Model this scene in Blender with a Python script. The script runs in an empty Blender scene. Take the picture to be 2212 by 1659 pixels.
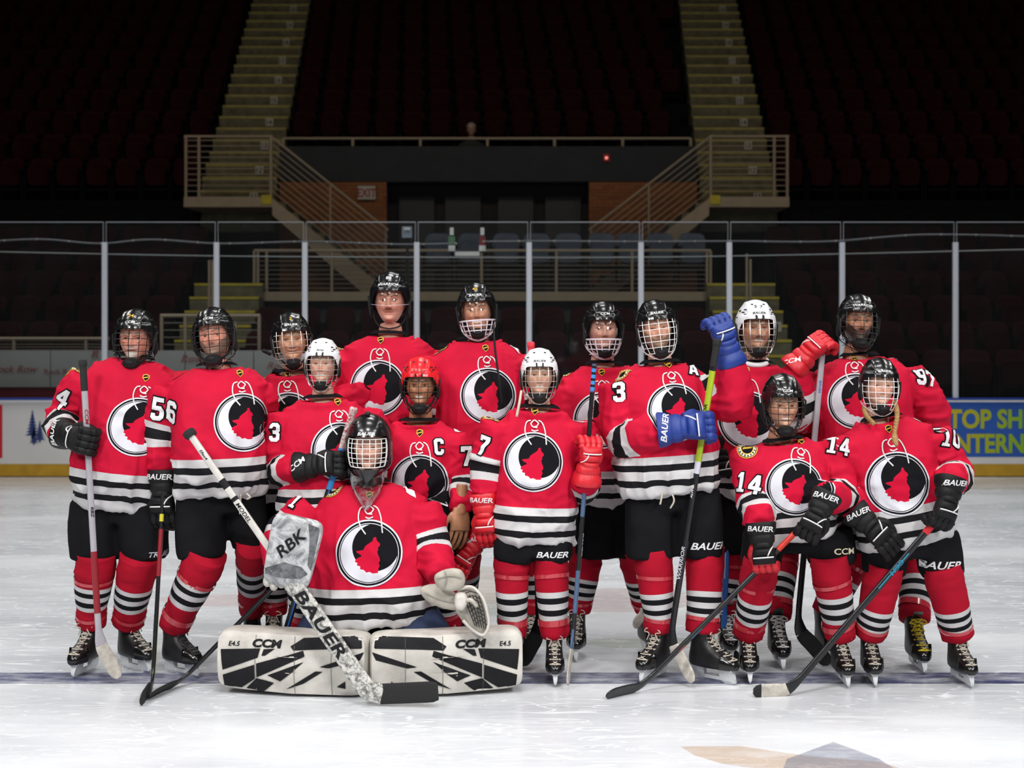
import bpy, bmesh, math, random
import numpy as np
from mathutils import Vector, Matrix
from mathutils.bvhtree import BVHTree
from mathutils.geometry import delaunay_2d_cdt

random.seed(7)
scene = bpy.context.scene
COL = scene.collection

# ------------------------------------------------------------------ camera
F, CX, HY, CH = 2940.0, 1106.0, 768.0, 1.65      # focal length in pixels, principal point, eye height
cam_d = bpy.data.cameras.new('camera'); cam = bpy.data.objects.new('camera', cam_d); COL.objects.link(cam)
cam.location = (0, 0, CH); cam.rotation_euler = (math.pi / 2, 0, 0)
cam_d.sensor_width = 36.0; cam_d.lens = F / 2212.0 * 36.0
cam_d.shift_y = -(829.5 - HY) / 2212.0
cam_d.clip_start = 0.1; cam_d.clip_end = 200
cam_d.dof.use_dof = True; cam_d.dof.focus_distance = 6.95; cam_d.dof.aperture_fstop = 2.7
scene.camera = cam

# ------------------------------------------------------------------ world, lights, exposure
world = bpy.data.worlds.new('world'); scene.world = world; world.use_nodes = True
world.node_tree.nodes['Background'].inputs[0].default_value = (0.5, 0.55, 0.62, 1)
world.node_tree.nodes['Background'].inputs[1].default_value = 0.012
scene.view_settings.view_transform = 'Standard'
scene.view_settings.look = 'None'
scene.view_settings.exposure = 0.0
scene.view_settings.gamma = 1.0
scene.view_settings.use_curve_mapping = False

def lamp(name, loc, target, sx, sy, energy, color=(1, 1, 1), spread=math.pi):
    d = bpy.data.lights.new(name, 'AREA'); d.shape = 'RECTANGLE'; d.size = sx; d.size_y = sy
    d.energy = energy; d.color = color; d.spread = spread
    o = bpy.data.objects.new(name, d); COL.objects.link(o); o.location = loc
    o.rotation_euler = (Vector(target) - Vector(loc)).to_track_quat('-Z', 'Y').to_euler()
    return o

# arena flood lamps hung above the rink, in rows
for ly, en in ((-1.0, 245), (5.5, 80), (11.0, 112), (16.0, 110)):
    for lx in (-8.0, 0.0, 8.0):
        lamp('arena_lamp', (lx, ly, 11.0), (lx * 0.7, ly + (3.0 if ly < 4 else -0.6), 0), 3.0, 1.3, en, (1.0, 0.985, 0.96), math.radians(100))
# two floodlights high behind the photographer
for lx in (-4.8, 4.8):
    lamp('flood_lamp', (lx * .85, -1.5, 6.3), (lx * 0.1, 7.0, 1.0), 1.8, 1.2, 66, (1.0, 0.985, 0.97), math.radians(70))
# added dim fill aimed at the stands, standing in for spill off the ice
for lx in (-9, 0, 9):
    lamp('stands_fill', (lx, 12.5, 13.0), (lx, 26.0, 4.5), 2.0, 1.0, 64, (1.0, 0.88, 0.72), math.radians(110))

# ------------------------------------------------------------------ helpers
def A(*v): return np.array(v, dtype=float)
def P(px, py, Y): return A((px - CX) * Y / F, Y, CH - (py - HY) * Y / F)
def ICE(px, py):
    Y = CH * F / (py - HY); return A((px - CX) * Y / F, Y, 0.0)
def unit(v):
    v = np.asarray(v, float); return v / (np.linalg.norm(v) + 1e-12)
def sstep(a, b, x):
    t = np.clip((x - a) / (b - a), 0, 1); return t * t * (3 - 2 * t)

BASE = {}
def props(o, label=None, cat=None, group=None, kind=None):
    if label: o['label'] = label
    if cat: o['category'] = cat
    if group: o['group'] = group
    if kind: o['kind'] = kind
    return o
def empty(name, loc, label=None, cat=None, group=None, kind=None):
    o = bpy.data.objects.new(name, None); COL.objects.link(o); o.location = tuple(loc)
    o.empty_display_size = 0.1
    BASE[o] = np.asarray(loc, float)
    return props(o, label, cat, group, kind)

def mesh_data(name, V, Fc, mats=(), smooth=True, mi=None, sharp=None, attrs=None):
    me = bpy.data.meshes.new(name)
    V = np.asarray(V, float)
    me.from_pydata(V.tolist(), [], [tuple(int(i) for i in f) for f in Fc])
    for m in (mats if isinstance(mats, (list, tuple)) else [mats]): me.materials.append(m)
    if mi is not None: me.polygons.foreach_set('material_index', np.asarray(mi, np.int32))
    if smooth:
        me.shade_smooth()
        if sharp is not None: me.set_sharp_from_angle(angle=math.radians(sharp))
    else: me.shade_flat()
    if attrs:
        for k, v in attrs.items():
            v = np.asarray(v, np.float32)
            if v.ndim == 1:
                a = me.attributes.new(k, 'FLOAT', 'POINT'); a.data.foreach_set('value', v)
            else:
                a = me.attributes.new(k, 'FLOAT_COLOR', 'POINT'); a.data.foreach_set('color', v.ravel())
    me.update()
    return me
def mk(name, V, Fc, mats=(), parent=None, smooth=True, mi=None, sharp=None, attrs=None, label=None):
    """world-space vertices -> one mesh object (made local to its parent's base)"""
    V = np.asarray(V, float)
    b = BASE.get(parent, np.zeros(3)) if parent is not None else np.zeros(3)
    me = mesh_data(name, V - b, Fc, mats, smooth, mi, sharp, attrs)
    o = bpy.data.objects.new(name, me); COL.objects.link(o)
    if parent is not None: o.parent = parent
    BASE[o] = b
    if label: o['label'] = label
    return o
def inst(name, me, M, parent=None, label=None):
    """an object that shares mesh data, M = world matrix (parent is a root) or None (same space as its parent part)"""
    o = bpy.data.objects.new(name, me); COL.objects.link(o)
    if parent is not None: o.parent = parent
    if M is not None:
        b = BASE.get(parent, np.zeros(3)) if parent is not None else np.zeros(3)
        o.matrix_basis = Matrix.Translation(Vector(-b)) @ M
    BASE[o] = np.zeros(3)
    if label: o['label'] = label
    return o

class MB:
    """collects shapes into one mesh"""
    def __init__(s): s.V = []; s.F = []; s.MI = []; s.n = 0
    def add(s, V, Fc, mi=0):
        V = np.asarray(V, float); s.V.append(V); s.F += [tuple(int(i) + s.n for i in f) for f in Fc]
        s.MI += [mi] * len(Fc); s.n += len(V); return s
    def box(s, lo, hi, mi=0):
        x0, y0, z0 = lo; x1, y1, z1 = hi
        V = [(x0,y0,z0),(x1,y0,z0),(x1,y1,z0),(x0,y1,z0),(x0,y0,z1),(x1,y0,z1),(x1,y1,z1),(x0,y1,z1)]
        return s.add(V, [(0,3,2,1),(4,5,6,7),(0,1,5,4),(1,2,6,5),(2,3,7,6),(3,0,4,7)], mi)
    def obox(s, c, ax, ay, az, mi=0):
        c, ax, ay, az = map(lambda q: np.asarray(q, float), (c, ax, ay, az))
        V = [c + i*ax + j*ay + k*az for k in (-1,1) for (i,j) in ((-1,-1),(1,-1),(1,1),(-1,1))]
        return s.add(V, [(0,3,2,1),(4,5,6,7),(0,1,5,4),(1,2,6,5),(2,3,7,6),(3,0,4,7)], mi)
    def tube(s, pts, r, n=8, mi=0, closed=False):
        V, Fc = tube(pts, r, n, closed); return s.add(V, Fc, mi)
    def arr(s): return np.concatenate(s.V), s.F
    def build(s, name, mats, parent=None, smooth=True, sharp=40, label=None, attrs=None):
        V, Fc = s.arr(); return mk(name, V, Fc, mats, parent, smooth, s.MI, sharp, attrs, label)
    def data(s, name, mats, smooth=True, sharp=40):
        V, Fc = s.arr(); return mesh_data(name, V, Fc, mats, smooth, s.MI, sharp)

def interp(ts, vals, tq):
    """cubic Hermite through control values"""
    ts = np.asarray(ts, float); vals = np.asarray(vals, float); tq = np.asarray(tq, float)
    one = vals.ndim == 1
    if one: vals = vals[:, None]
    d = np.diff(vals, axis=0) / np.diff(ts)[:, None]
    m = np.zeros_like(vals); m[0] = d[0]; m[-1] = d[-1]
    if len(ts) > 2:
        h = np.diff(ts)[:, None]
        m[1:-1] = (d[:-1] * h[1:] + d[1:] * h[:-1]) / (h[:-1] + h[1:])
    i = np.clip(np.searchsorted(ts, tq, side='right') - 1, 0, len(ts) - 2)
    h = (ts[i + 1] - ts[i])[:, None]; u = ((tq - ts[i])[:, None]) / h
    r = ((2*u**3 - 3*u**2 + 1) * vals[i] + (u**3 - 2*u**2 + u) * h * m[i] + (-2*u**3 + 3*u**2) * vals[i+1] + (u**3 - u**2) * h * m[i+1])
    return r[:, 0] if one else r
def smooth_path(pts, n):
    pts = np.asarray(pts, float)
    L = np.concatenate([[0], np.cumsum(np.linalg.norm(np.diff(pts, axis=0), axis=1))])
    return interp(L, pts, np.linspace(0, L[-1], n))
def frames(pts, hint=None):
    pts = np.asarray(pts, float)
    T = np.gradient(pts, axis=0); T /= np.linalg.norm(T, axis=1)[:, None] + 1e-12
    N = np.zeros_like(T)
    h = np.asarray(hint, float) if hint is not None else (A(0, 0, 1) if abs(T[0][2]) < 0.9 else A(1, 0, 0))
    N[0] = unit(h - T[0] * h.dot(T[0]))
    for i in range(1, len(pts)):
        v = N[i-1] - T[i] * N[i-1].dot(T[i]); N[i] = unit(v)
    return T, N, np.cross(T, N)
def ring_faces(nr, n, caps=True, closed=False):
    Fc = []
    for i in range(nr - (0 if closed else 1)):
        a, b = i * n, ((i + 1) % nr) * n
        for j in range(n):
            k = (j + 1) % n; Fc.append((a + j, a + k, b + k, b + j))
    if caps and not closed:
        Fc.append(tuple(range(n - 1, -1, -1))); Fc.append(tuple((nr - 1) * n + j for j in range(n)))
    return Fc
def tube(pts, r, n=8, closed=False, hint=None, r2=None, ex=2.0):
    """round or (super)elliptic tube; r along N, r2 along B"""
    pts = np.asarray(pts, float); m = len(pts)
    T, N, B = frames(pts, hint)
    r = np.broadcast_to(np.asarray(r, float), (m,)); r2 = r if r2 is None else np.broadcast_to(np.asarray(r2, float), (m,))
    a = np.arange(n) / n * 2 * math.pi
    ca = np.sign(np.cos(a)) * np.abs(np.cos(a)) ** (2 / ex); sa = np.sign(np.sin(a)) * np.abs(np.sin(a)) ** (2 / ex)
    V = pts[:, None, :] + (r[:, None] * ca)[:, :, None] * N[:, None, :] + (r2[:, None] * sa)[:, :, None] * B[:, None, :]
    return V.reshape(-1, 3), ring_faces(m, n, True, closed)
def ellipsoid(c, rx, ry, rz, nu=16, nv=10):
    V = [(0, 0, 1)]
    for i in range(1, nv):
        t = math.pi * i / nv
        for j in range(nu):
            p = 2 * math.pi * j / nu; V.append((math.sin(t) * math.cos(p), math.sin(t) * math.sin(p), math.cos(t)))
    V.append((0, 0, -1))
    Fc = [(0, 1 + j, 1 + (j + 1) % nu) for j in range(nu)]
    for i in range(nv - 2):
        for j in range(nu):
            a = 1 + i * nu; k = (j + 1) % nu; Fc.append((a + j, a + nu + j, a + nu + k, a + k))
    e = 1 + (nv - 2) * nu; Fc += [(e + j, len(V) - 1, e + (j + 1) % nu) for j in range(nu)]
    return np.array(V) * A(rx, ry, rz) + np.asarray(c, float), Fc

# value noise --------------------------------------------------------------
def _h(i, j, k, s):
    n = (i.astype(np.int64) * 374761393 + j.astype(np.int64) * 668265263 + k.astype(np.int64) * 2147483647 + s * 1274126177) & 0xFFFFFFFF
    n = ((n ^ (n >> 13)) * 1274126177) & 0xFFFFFFFF
    n = ((n ^ (n >> 16)) * 2246822519) & 0xFFFFFFFF
    return ((n ^ (n >> 15)) & 0xFFFFFF) / float(0xFFFFFF)
def vnoise(Pn, seed=0):
    Pn = np.asarray(Pn, float); I = np.floor(Pn).astype(np.int64); f = Pn - I; u = f * f * f * (f * (f * 6 - 15) + 10)
    r = 0
    for a in (0, 1):
        for b in (0, 1):
            for c in (0, 1):
                w = (u[:, 0] if a else 1 - u[:, 0]) * (u[:, 1] if b else 1 - u[:, 1]) * (u[:, 2] if c else 1 - u[:, 2])
                r = r + w * _h(I[:, 0] + a, I[:, 1] + b, I[:, 2] + c, seed)
    return r

# remesh (in a scratch scene) ---------------------------------------------
TMP = bpy.data.scenes.new('scratch')
def remesh(V, Fc, voxel):
    me = bpy.data.meshes.new('t'); me.from_pydata(np.asarray(V).tolist(), [], [tuple(int(i) for i in f) for f in Fc])
    ob = bpy.data.objects.new('t', me); TMP.collection.objects.link(ob)
    md = ob.modifiers.new('r', 'REMESH'); md.mode = 'VOXEL'; md.voxel_size = voxel
    vl = TMP.view_layers[0]; vl.update(); dg = vl.depsgraph; dg.update()
    m2 = bpy.data.meshes.new_from_object(ob.evaluated_get(dg))
    n = len(m2.vertices); W = np.empty(n * 3); m2.vertices.foreach_get('co', W); W = W.reshape(-1, 3)
    Q = np.empty(len(m2.loops), np.int32); m2.loops.foreach_get('vertex_index', Q); Q = Q.reshape(-1, 4)
    bpy.data.objects.remove(ob); bpy.data.meshes.remove(me); bpy.data.meshes.remove(m2)
    return W, Q
def lap(V, Q, it, f=0.5):
    E = np.concatenate([Q[:, [0, 1]], Q[:, [1, 2]], Q[:, [2, 3]], Q[:, [3, 0]]])
    cnt = np.bincount(E[:, 0], minlength=len(V)) + np.bincount(E[:, 1], minlength=len(V))
    for _ in range(it):
        S = np.zeros_like(V)
        for c in range(3):
            S[:, c] = np.bincount(E[:, 0], V[E[:, 1], c], len(V)) + np.bincount(E[:, 1], V[E[:, 0], c], len(V))
        V = V + f * (S / np.maximum(cnt, 1)[:, None] - V)
    return V
def vnormals(V, Q):
    n = np.cross(V[Q[:, 2]] - V[Q[:, 0]], V[Q[:, 3]] - V[Q[:, 1]])
    N = np.zeros_like(V)
    for c in range(4): np.add.at(N, Q[:, c], n)
    return N / (np.linalg.norm(N, axis=1)[:, None] + 1e-12)

# ------------------------------------------------------------------ flat print: text, digits, polygons
_2D = {}
def _curve_to_2d(cu):
    ob = bpy.data.objects.new('t', cu); me = bpy.data.meshes.new_from_object(ob)
    V = np.array([v.co[:2] for v in me.vertices]); Fc = [tuple(p.vertices) for p in me.polygons]
    bpy.data.objects.remove(ob); bpy.data.meshes.remove(me); bpy.data.curves.remove(cu)
    return V, Fc
def refine2d(V, Fc, L):
    bm = bmesh.new(); vs = [bm.verts.new((v[0], v[1], 0)) for v in V]
    for f in Fc:
        try: bm.faces.new([vs[i] for i in f])
        except ValueError: pass
    bmesh.ops.triangulate(bm, faces=bm.faces[:])
    for _ in range(4):
        e = [x for x in bm.edges if x.calc_length() > L]
        if not e: break
        bmesh.ops.subdivide_edges(bm, edges=e, cuts=1); bmesh.ops.triangulate(bm, faces=bm.faces[:])
    bmesh.ops.recalc_face_normals(bm, faces=bm.faces[:])
    bm.verts.index_update()
    V2 = np.array([v.co[:2] for v in bm.verts]); F2 = []
    for f in bm.faces:
        t = tuple(v.index for v in f.verts)
        F2.append(t if f.normal.z > 0 else t[::-1])
    bm.free(); return V2, F2
def text2d(s, h=1.0, bold=0.02, shear=0.0, sx=1.0, L=None, space=1.0):
    key = ('t', s, h, bold, shear, sx, L, space)
    if key not in _2D:
        cu = bpy.data.curves.new('t', 'FONT'); cu.body = s; cu.size = 1.0; cu.offset = bold; cu.shear = shear; cu.resolution_u = 3; cu.space_character = space
        cu.align_x = 'CENTER'
        V, Fc = _curve_to_2d(cu)
        V = V - A((V[:, 0].min() + V[:, 0].max()) / 2, (V[:, 1].min() + V[:, 1].max()) / 2)
        k = h / 0.72; V = V * A(k * sx, k)
        _2D[key] = refine2d(V, Fc, L or h * 0.9)
    return _2D[key]
GLY = {
 '1': ([(1,8.0),(2.4,10),(4,10),(4,1.5),(5.2,1.5),(5.2,0),(.8,0),(.8,1.5),(2,1.5),(2,7.4),(1,7.0)],),
 '2': ([(0,0),(6,0),(6,2),(2.6,2),(6,5.2),(6,8.6),(4.6,10),(1.4,10),(0,8.6),(0,6.8),(2,6.8),(2,7.6),(2.4,8),(3.6,8),(4,7.6),(4,6),(0,2)],),
 '3': ([(0,1.4),(1.4,0),(4.6,0),(6,1.4),(6,4.2),(5.2,5),(6,5.8),(6,8.6),(4.6,10),(1.4,10),(0,8.6),(0,7),(2,7),(2,7.6),(2.4,8),(3.6,8),(4,7.6),(4,6.4),(3.5,6),(2,6),(2,4.1),(3.5,4.1),(4,3.6),(4,2.4),(3.6,2),(2.4,2),(2,2.4),(2,3),(0,3)],),
 '4': ([(3.2,10),(5.2,10),(5.2,4),(6.2,4),(6.2,2.2),(5.2,2.2),(5.2,0),(3.2,0),(3.2,2.2),(0,2.2),(0,4)], [(2,4),(3.2,4),(3.2,6.6)]),
 '5': ([(0,10),(5.6,10),(5.6,8),(2,8),(2,6.4),(4.6,6.4),(6,5),(6,1.4),(4.6,0),(1.4,0),(0,1.4),(0,3),(2,3),(2,2.4),(2.4,2),(3.6,2),(4,2.4),(4,4),(3.6,4.4),(0,4.4)],),
 '6': ([(1.4,10),(4.6,10),(6,8.6),(6,7.2),(4,7.2),(4,7.6),(3.6,8),(2.4,8),(2,7.6),(2,6.2),(4.6,6.2),(6,4.8),(6,1.4),(4.6,0),(1.4,0),(0,1.4),(0,8.6)], [(2,2.4),(2.4,2),(3.6,2),(4,2.4),(4,4),(3.6,4.4),(2,4.4)]),
 '7': ([(0,10),(6,10),(6,8.4),(3.6,0),(1.4,0),(3.8,8),(2,8),(2,7.2),(0,7.2)],),
 '0': ([(1.4,10),(4.6,10),(6,8.6),(6,1.4),(4.6,0),(1.4,0),(0,1.4),(0,8.6)], [(2,2.4),(2.4,2),(3.6,2),(4,2.4),(4,7.6),(3.6,8),(2.4,8),(2,7.6)]),
 'C': ([(1.4,10),(4.6,10),(6,8.6),(6,6.6),(4,6.6),(4,7.6),(3.6,8),(2.4,8),(2,7.6),(2,2.4),(2.4,2),(3.6,2),(4,2.4),(4,3.4),(6,3.4),(6,1.4),(4.6,0),(1.4,0),(0,1.4),(0,8.6)],),
 'A': ([(0,0),(2,0),(2.3,2),(4.3,2),(4.6,0),(6.6,0),(4.5,10),(2.1,10)], [(2.6,4),(4,4),(3.3,7.6)]),
}
GLY['9'] = tuple([(6 - x, 10 - y) for x, y in l] for l in GLY['6'])
def num2d(s, h, off):
    key = ('n', s, h, off)
    if key not in _2D:
        cu = bpy.data.curves.new('t', 'CURVE'); cu.dimensions = '2D'; cu.fill_mode = 'BOTH'; cu.offset = off / (h / 10.0)
        x = 0.0
        for ch in s:
            for lp in GLY[ch]:
                sp = cu.splines.new('POLY'); sp.points.add(len(lp) - 1); sp.use_cyclic_u = True
                for q, (a, b) in zip(sp.points, lp): q.co = (x + a, b, 0, 1)
            x += 7.2
        V, Fc = _curve_to_2d(cu)
        V = (V - A((x - 1.2) / 2, 5)) * (h / 10.0)
        _2D[key] = refine2d(V, Fc, 0.02)
    return _2D[key]
def cdt_regions(loops, classify, grid, bound):
    """triangulate outlines + interior points exactly; classify(cx, cy) -> material index or None"""
    pts = []; edges = []
    for lp in loops:
        k = len(pts); n = len(lp); pts += [Vector(p) for p in lp]; edges += [(k + i, k + (i + 1) % n) for i in range(n)]
    x0, x1, y0, y1 = bound
    y = y0
    while y <= y1:
        x = x0
        while x <= x1:
            if classify(x, y) is not None: pts.append(Vector((x, y)))
            x += grid
        y += grid
    v, e, f, *_ = delaunay_2d_cdt(pts, edges, [], 0, 1e-6)
    V = np.array([(p[0], p[1]) for p in v]); Fc = []; mi = []
    for t in f:
        c = V[list(t)].mean(axis=0); m = classify(c[0], c[1])
        if m is None: continue
        p = V[list(t)]; ar = sum(p[i][0] * p[(i+1) % len(p)][1] - p[(i+1) % len(p)][0] * p[i][1] for i in range(len(p)))
        Fc.append(tuple(t) if ar > 0 else tuple(t)[::-1]); mi.append(m)
    used = sorted({i for t in Fc for i in t}); rm = {o: n for n, o in enumerate(used)}
    return V[used], [tuple(rm[i] for i in t) for t in Fc], mi
def inside(poly, x, y):
    r = False; n = len(poly); j = n - 1
    for i in range(n):
        xi, yi = poly[i]; xj, yj = poly[j]
        if (yi > y) != (yj > y) and x < (xj - xi) * (y - yi) / (yj - yi) + xi: r = not r
        j = i
    return r
def circle(cx, cy, r, n=56, a0=0, a1=2 * math.pi):
    return [(cx + r * math.cos(a0 + (a1 - a0) * i / n), cy + r * math.sin(a0 + (a1 - a0) * i / n)) for i in range(n)]

class Surf:
    """a surface that prints and laces can be laid onto"""
    def __init__(s, V, Q): s.V = np.asarray(V); s.b = BVHTree.FromPolygons([tuple(v) for v in s.V], [tuple(int(i) for i in q) for q in Q])
    def cast(s, px, py):
        o = Vector((0, 0, CH)); d = Vector(P(px, py, 1.0) - A(0, 0, CH)).normalized()
        h = s.b.ray_cast(o, d)
        if h[0] is None:
            q = Vector(P(px, py, float(np.median(s.V[:, 1])))); n = s.b.find_nearest(q); return A(*n[0]), A(*n[1])
        return A(*h[0]), A(*h[1])
    def avg_normal(s, p, r=0.05):
        k = np.linalg.norm(s.V - p, axis=1) < r
        return k
    def lay(s, V2, p, n, up, off=0.003, reach=0.2):
        n = unit(n); up = unit(np.asarray(up, float) - n * np.dot(up, n)); rt = np.cross(up, n)
        out = []
        for x, y in V2:
            q = p + rt * x + up * y
            h = s.b.ray_cast(Vector(q + n * reach), Vector(-n), reach * 2)
            if h[0] is None:
                h = s.b.find_nearest(Vector(q))
                out.append(A(*h[0]) + A(*h[1]) * off)
            else: out.append(A(*h[0]) + n * off)
        return np.array(out)
def print_on(name, surf, V2, Fc, p, n, up, mats, parent, off=0.003, mi=None, label=None):
    V = surf.lay(V2, p, n, up, off)
    return mk(name, V, Fc, mats, parent, True, mi, None, None, label)
# ------------------------------------------------------------------ materials
MATS = {}
def srgb(r, g, b):
    f = lambda c: (c / 255 / 12.92) if c / 255 <= 0.04045 else ((c / 255 + 0.055) / 1.055) ** 2.4
    return (f(r), f(g), f(b))
def pbsdf(name):
    m = bpy.data.materials.new(name); m.use_nodes = True
    return m, m.node_tree.nodes, m.node_tree.links, m.node_tree.nodes['Principled BSDF']
def mat(name, col, rough=0.5, metal=0.0, spec=0.5, noise=0.0, nscale=30.0, bump=0.0, bscale=200.0, coat=0.0, sheen=0.0):
    if name in MATS: return MATS[name]
    m, N, L, b = pbsdf(name)
    b.inputs['Base Color'].default_value = (*col, 1); b.inputs['Roughness'].default_value = rough
    b.inputs['Metallic'].default_value = metal; b.inputs['Specular IOR Level'].default_value = spec
    b.inputs['Coat Weight'].default_value = coat; b.inputs['Coat Roughness'].default_value = 0.08
    b.inputs['Sheen Weight'].default_value = sheen
    tc = N.new('ShaderNodeTexCoord')
    if noise:
        nz = N.new('ShaderNodeTexNoise'); nz.inputs['Scale'].default_value = nscale; nz.inputs['Detail'].default_value = 5
        L.new(tc.outputs['Object'], nz.inputs['Vector'])
        mx = N.new('ShaderNodeMix'); mx.data_type = 'RGBA'; mx.blend_type = 'MULTIPLY'; mx.inputs[0].default_value = 1
        mr = N.new('ShaderNodeMapRange'); mr.inputs[1].default_value = 0.3; mr.inputs[2].default_value = 0.7; mr.inputs[3].default_value = 1 - noise; mr.inputs[4].default_value = 1.0
        L.new(nz.outputs['Fac'], mr.inputs[0]); mx.inputs[6].default_value = (*col, 1); L.new(mr.outputs[0], mx.inputs[7]); L.new(mx.outputs[2], b.inputs['Base Color'])
    if bump:
        n2 = N.new('ShaderNodeTexNoise'); n2.inputs['Scale'].default_value = bscale; n2.inputs['Detail'].default_value = 3
        L.new(tc.outputs['Object'], n2.inputs['Vector'])
        bp = N.new('ShaderNodeBump'); bp.inputs['Strength'].default_value = bump; bp.inputs['Distance'].default_value = 0.01
        L.new(n2.outputs['Fac'], bp.inputs['Height']); L.new(bp.outputs[0], b.inputs['Normal'])
    MATS[name] = m; return m
def ramp_const(N, stops):
    r = N.new('ShaderNodeValToRGB'); cr = r.color_ramp; cr.interpolation = 'CONSTANT'
    while len(cr.elements) > 1: cr.elements.remove(cr.elements[-1])
    cr.elements[0].position = 0; cr.elements[0].color = (*stops[0][1], 1)
    for p, c in stops[1:]:
        e = cr.elements.new(p); e.color = (*c, 1)
    return r
RED = (0.53, 0.006, 0.035); WHITE = (0.56, 0.55, 0.56); BLACK = (0.008, 0.008, 0.010)
def fabric_finish(N, L, b, colour_out, weave=420.0, rough=0.72, bump=0.25):
    tc = N.new('ShaderNodeTexCoord')
    w = N.new('ShaderNodeTexVoronoi'); w.inputs['Scale'].default_value = weave; L.new(tc.outputs['Object'], w.inputs['Vector'])
    n = N.new('ShaderNodeTexNoise'); n.inputs['Scale'].default_value = 9.0; n.inputs['Detail'].default_value = 6; L.new(tc.outputs['Object'], n.inputs['Vector'])
    mr = N.new('ShaderNodeMapRange'); mr.inputs[1].default_value = 0.25; mr.inputs[2].default_value = 0.75; mr.inputs[3].default_value = 0.84; mr.inputs[4].default_value = 1.06
    L.new(n.outputs['Fac'], mr.inputs[0])
    mx = N.new('ShaderNodeMix'); mx.data_type = 'RGBA'; mx.blend_type = 'MULTIPLY'; mx.inputs[0].default_value = 1
    L.new(colour_out, mx.inputs[6]); L.new(mr.outputs[0], mx.inputs[7]); L.new(mx.outputs[2], b.inputs['Base Color'])
    bp = N.new('ShaderNodeBump'); bp.inputs['Strength'].default_value = bump; bp.inputs['Distance'].default_value = 0.002
    L.new(w.outputs['Distance'], bp.inputs['Height']); L.new(bp.outputs[0], b.inputs['Normal'])
    b.inputs['Roughness'].default_value = rough; b.inputs['Specular IOR Level'].default_value = 0.12
def jersey_mat(stripes=True):
    """red jersey knit; striped hem and sleeve bands follow the 'hem' and 'cuff' distances (metres) stored on the mesh"""
    m, N, L, b = pbsdf('jersey_knit' if stripes else 'jersey_knit_plain_hem')
    hem = N.new('ShaderNodeAttribute'); hem.attribute_name = 'hem'; cuff = N.new('ShaderNodeAttribute'); cuff.attribute_name = 'cuff'
    W, K, R = WHITE, BLACK, RED
    r1 = ramp_const(N, [(0, W), (.045, K), (.078, W), (.118, K), (.150, W), (.190, R)] if stripes else [(0, R)])
    r2 = ramp_const(N, [(0, R), (.30, W), (.342, K), (.392, W), (.424, R)])     # cuff attribute is centred per player on .36
    L.new(hem.outputs['Fac'], r1.inputs[0]); L.new(cuff.outputs['Fac'], r2.inputs[0])
    slv = N.new('ShaderNodeAttribute'); slv.attribute_name = 'slv'
    lt = N.new('ShaderNodeMath'); lt.operation = 'GREATER_THAN'; lt.inputs[1].default_value = 0.5; L.new(slv.outputs['Fac'], lt.inputs[0])
    mx = N.new('ShaderNodeMix'); mx.data_type = 'RGBA'; L.new(lt.outputs[0], mx.inputs[0]); L.new(r1.outputs[0], mx.inputs[6]); L.new(r2.outputs[0], mx.inputs[7])
    fabric_finish(N, L, b, mx.outputs[2]); return m
def sock_mat():
    m, N, L, b = pbsdf('sock_knit')
    a = N.new('ShaderNodeAttribute'); a.attribute_name = 'len'
    W, K, R = WHITE, BLACK, (0.38, 0.006, 0.022)
    r = ramp_const(N, [(0, R), (.34, W), (.415, K), (.49, W), (.57, K), (.645, W), (.72, R)])
    L.new(a.outputs['Fac'], r.inputs[0]); fabric_finish(N, L, b, r.outputs[0], 300.0, 0.85, 0.5); return m
def skin_mat():
    m, N, L, b = pbsdf('skin')
    a = N.new('ShaderNodeAttribute'); a.attribute_name = 'tone'
    tc = N.new('ShaderNodeTexCoord'); n = N.new('ShaderNodeTexNoise'); n.inputs['Scale'].default_value = 60; n.inputs['Detail'].default_value = 5; L.new(tc.outputs['Object'], n.inputs['Vector'])
    mr = N.new('ShaderNodeMapRange'); mr.inputs[3].default_value = 0.85; mr.inputs[4].default_value = 1.12; L.new(n.outputs['Fac'], mr.inputs[0])
    mx = N.new('ShaderNodeMix'); mx.data_type = 'RGBA'; mx.blend_type = 'MULTIPLY'; mx.inputs[0].default_value = 1
    L.new(a.outputs['Color'], mx.inputs[6]); L.new(mr.outputs[0], mx.inputs[7]); L.new(mx.outputs[2], b.inputs['Base Color'])
    b.inputs['Roughness'].default_value = 0.45; b.inputs['Subsurface Weight'].default_value = 0.06; b.inputs['Subsurface Radius'].default_value = (0.012, 0.004, 0.002)
    b.inputs['Subsurface Scale'].default_value = 0.3
    return m
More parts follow.
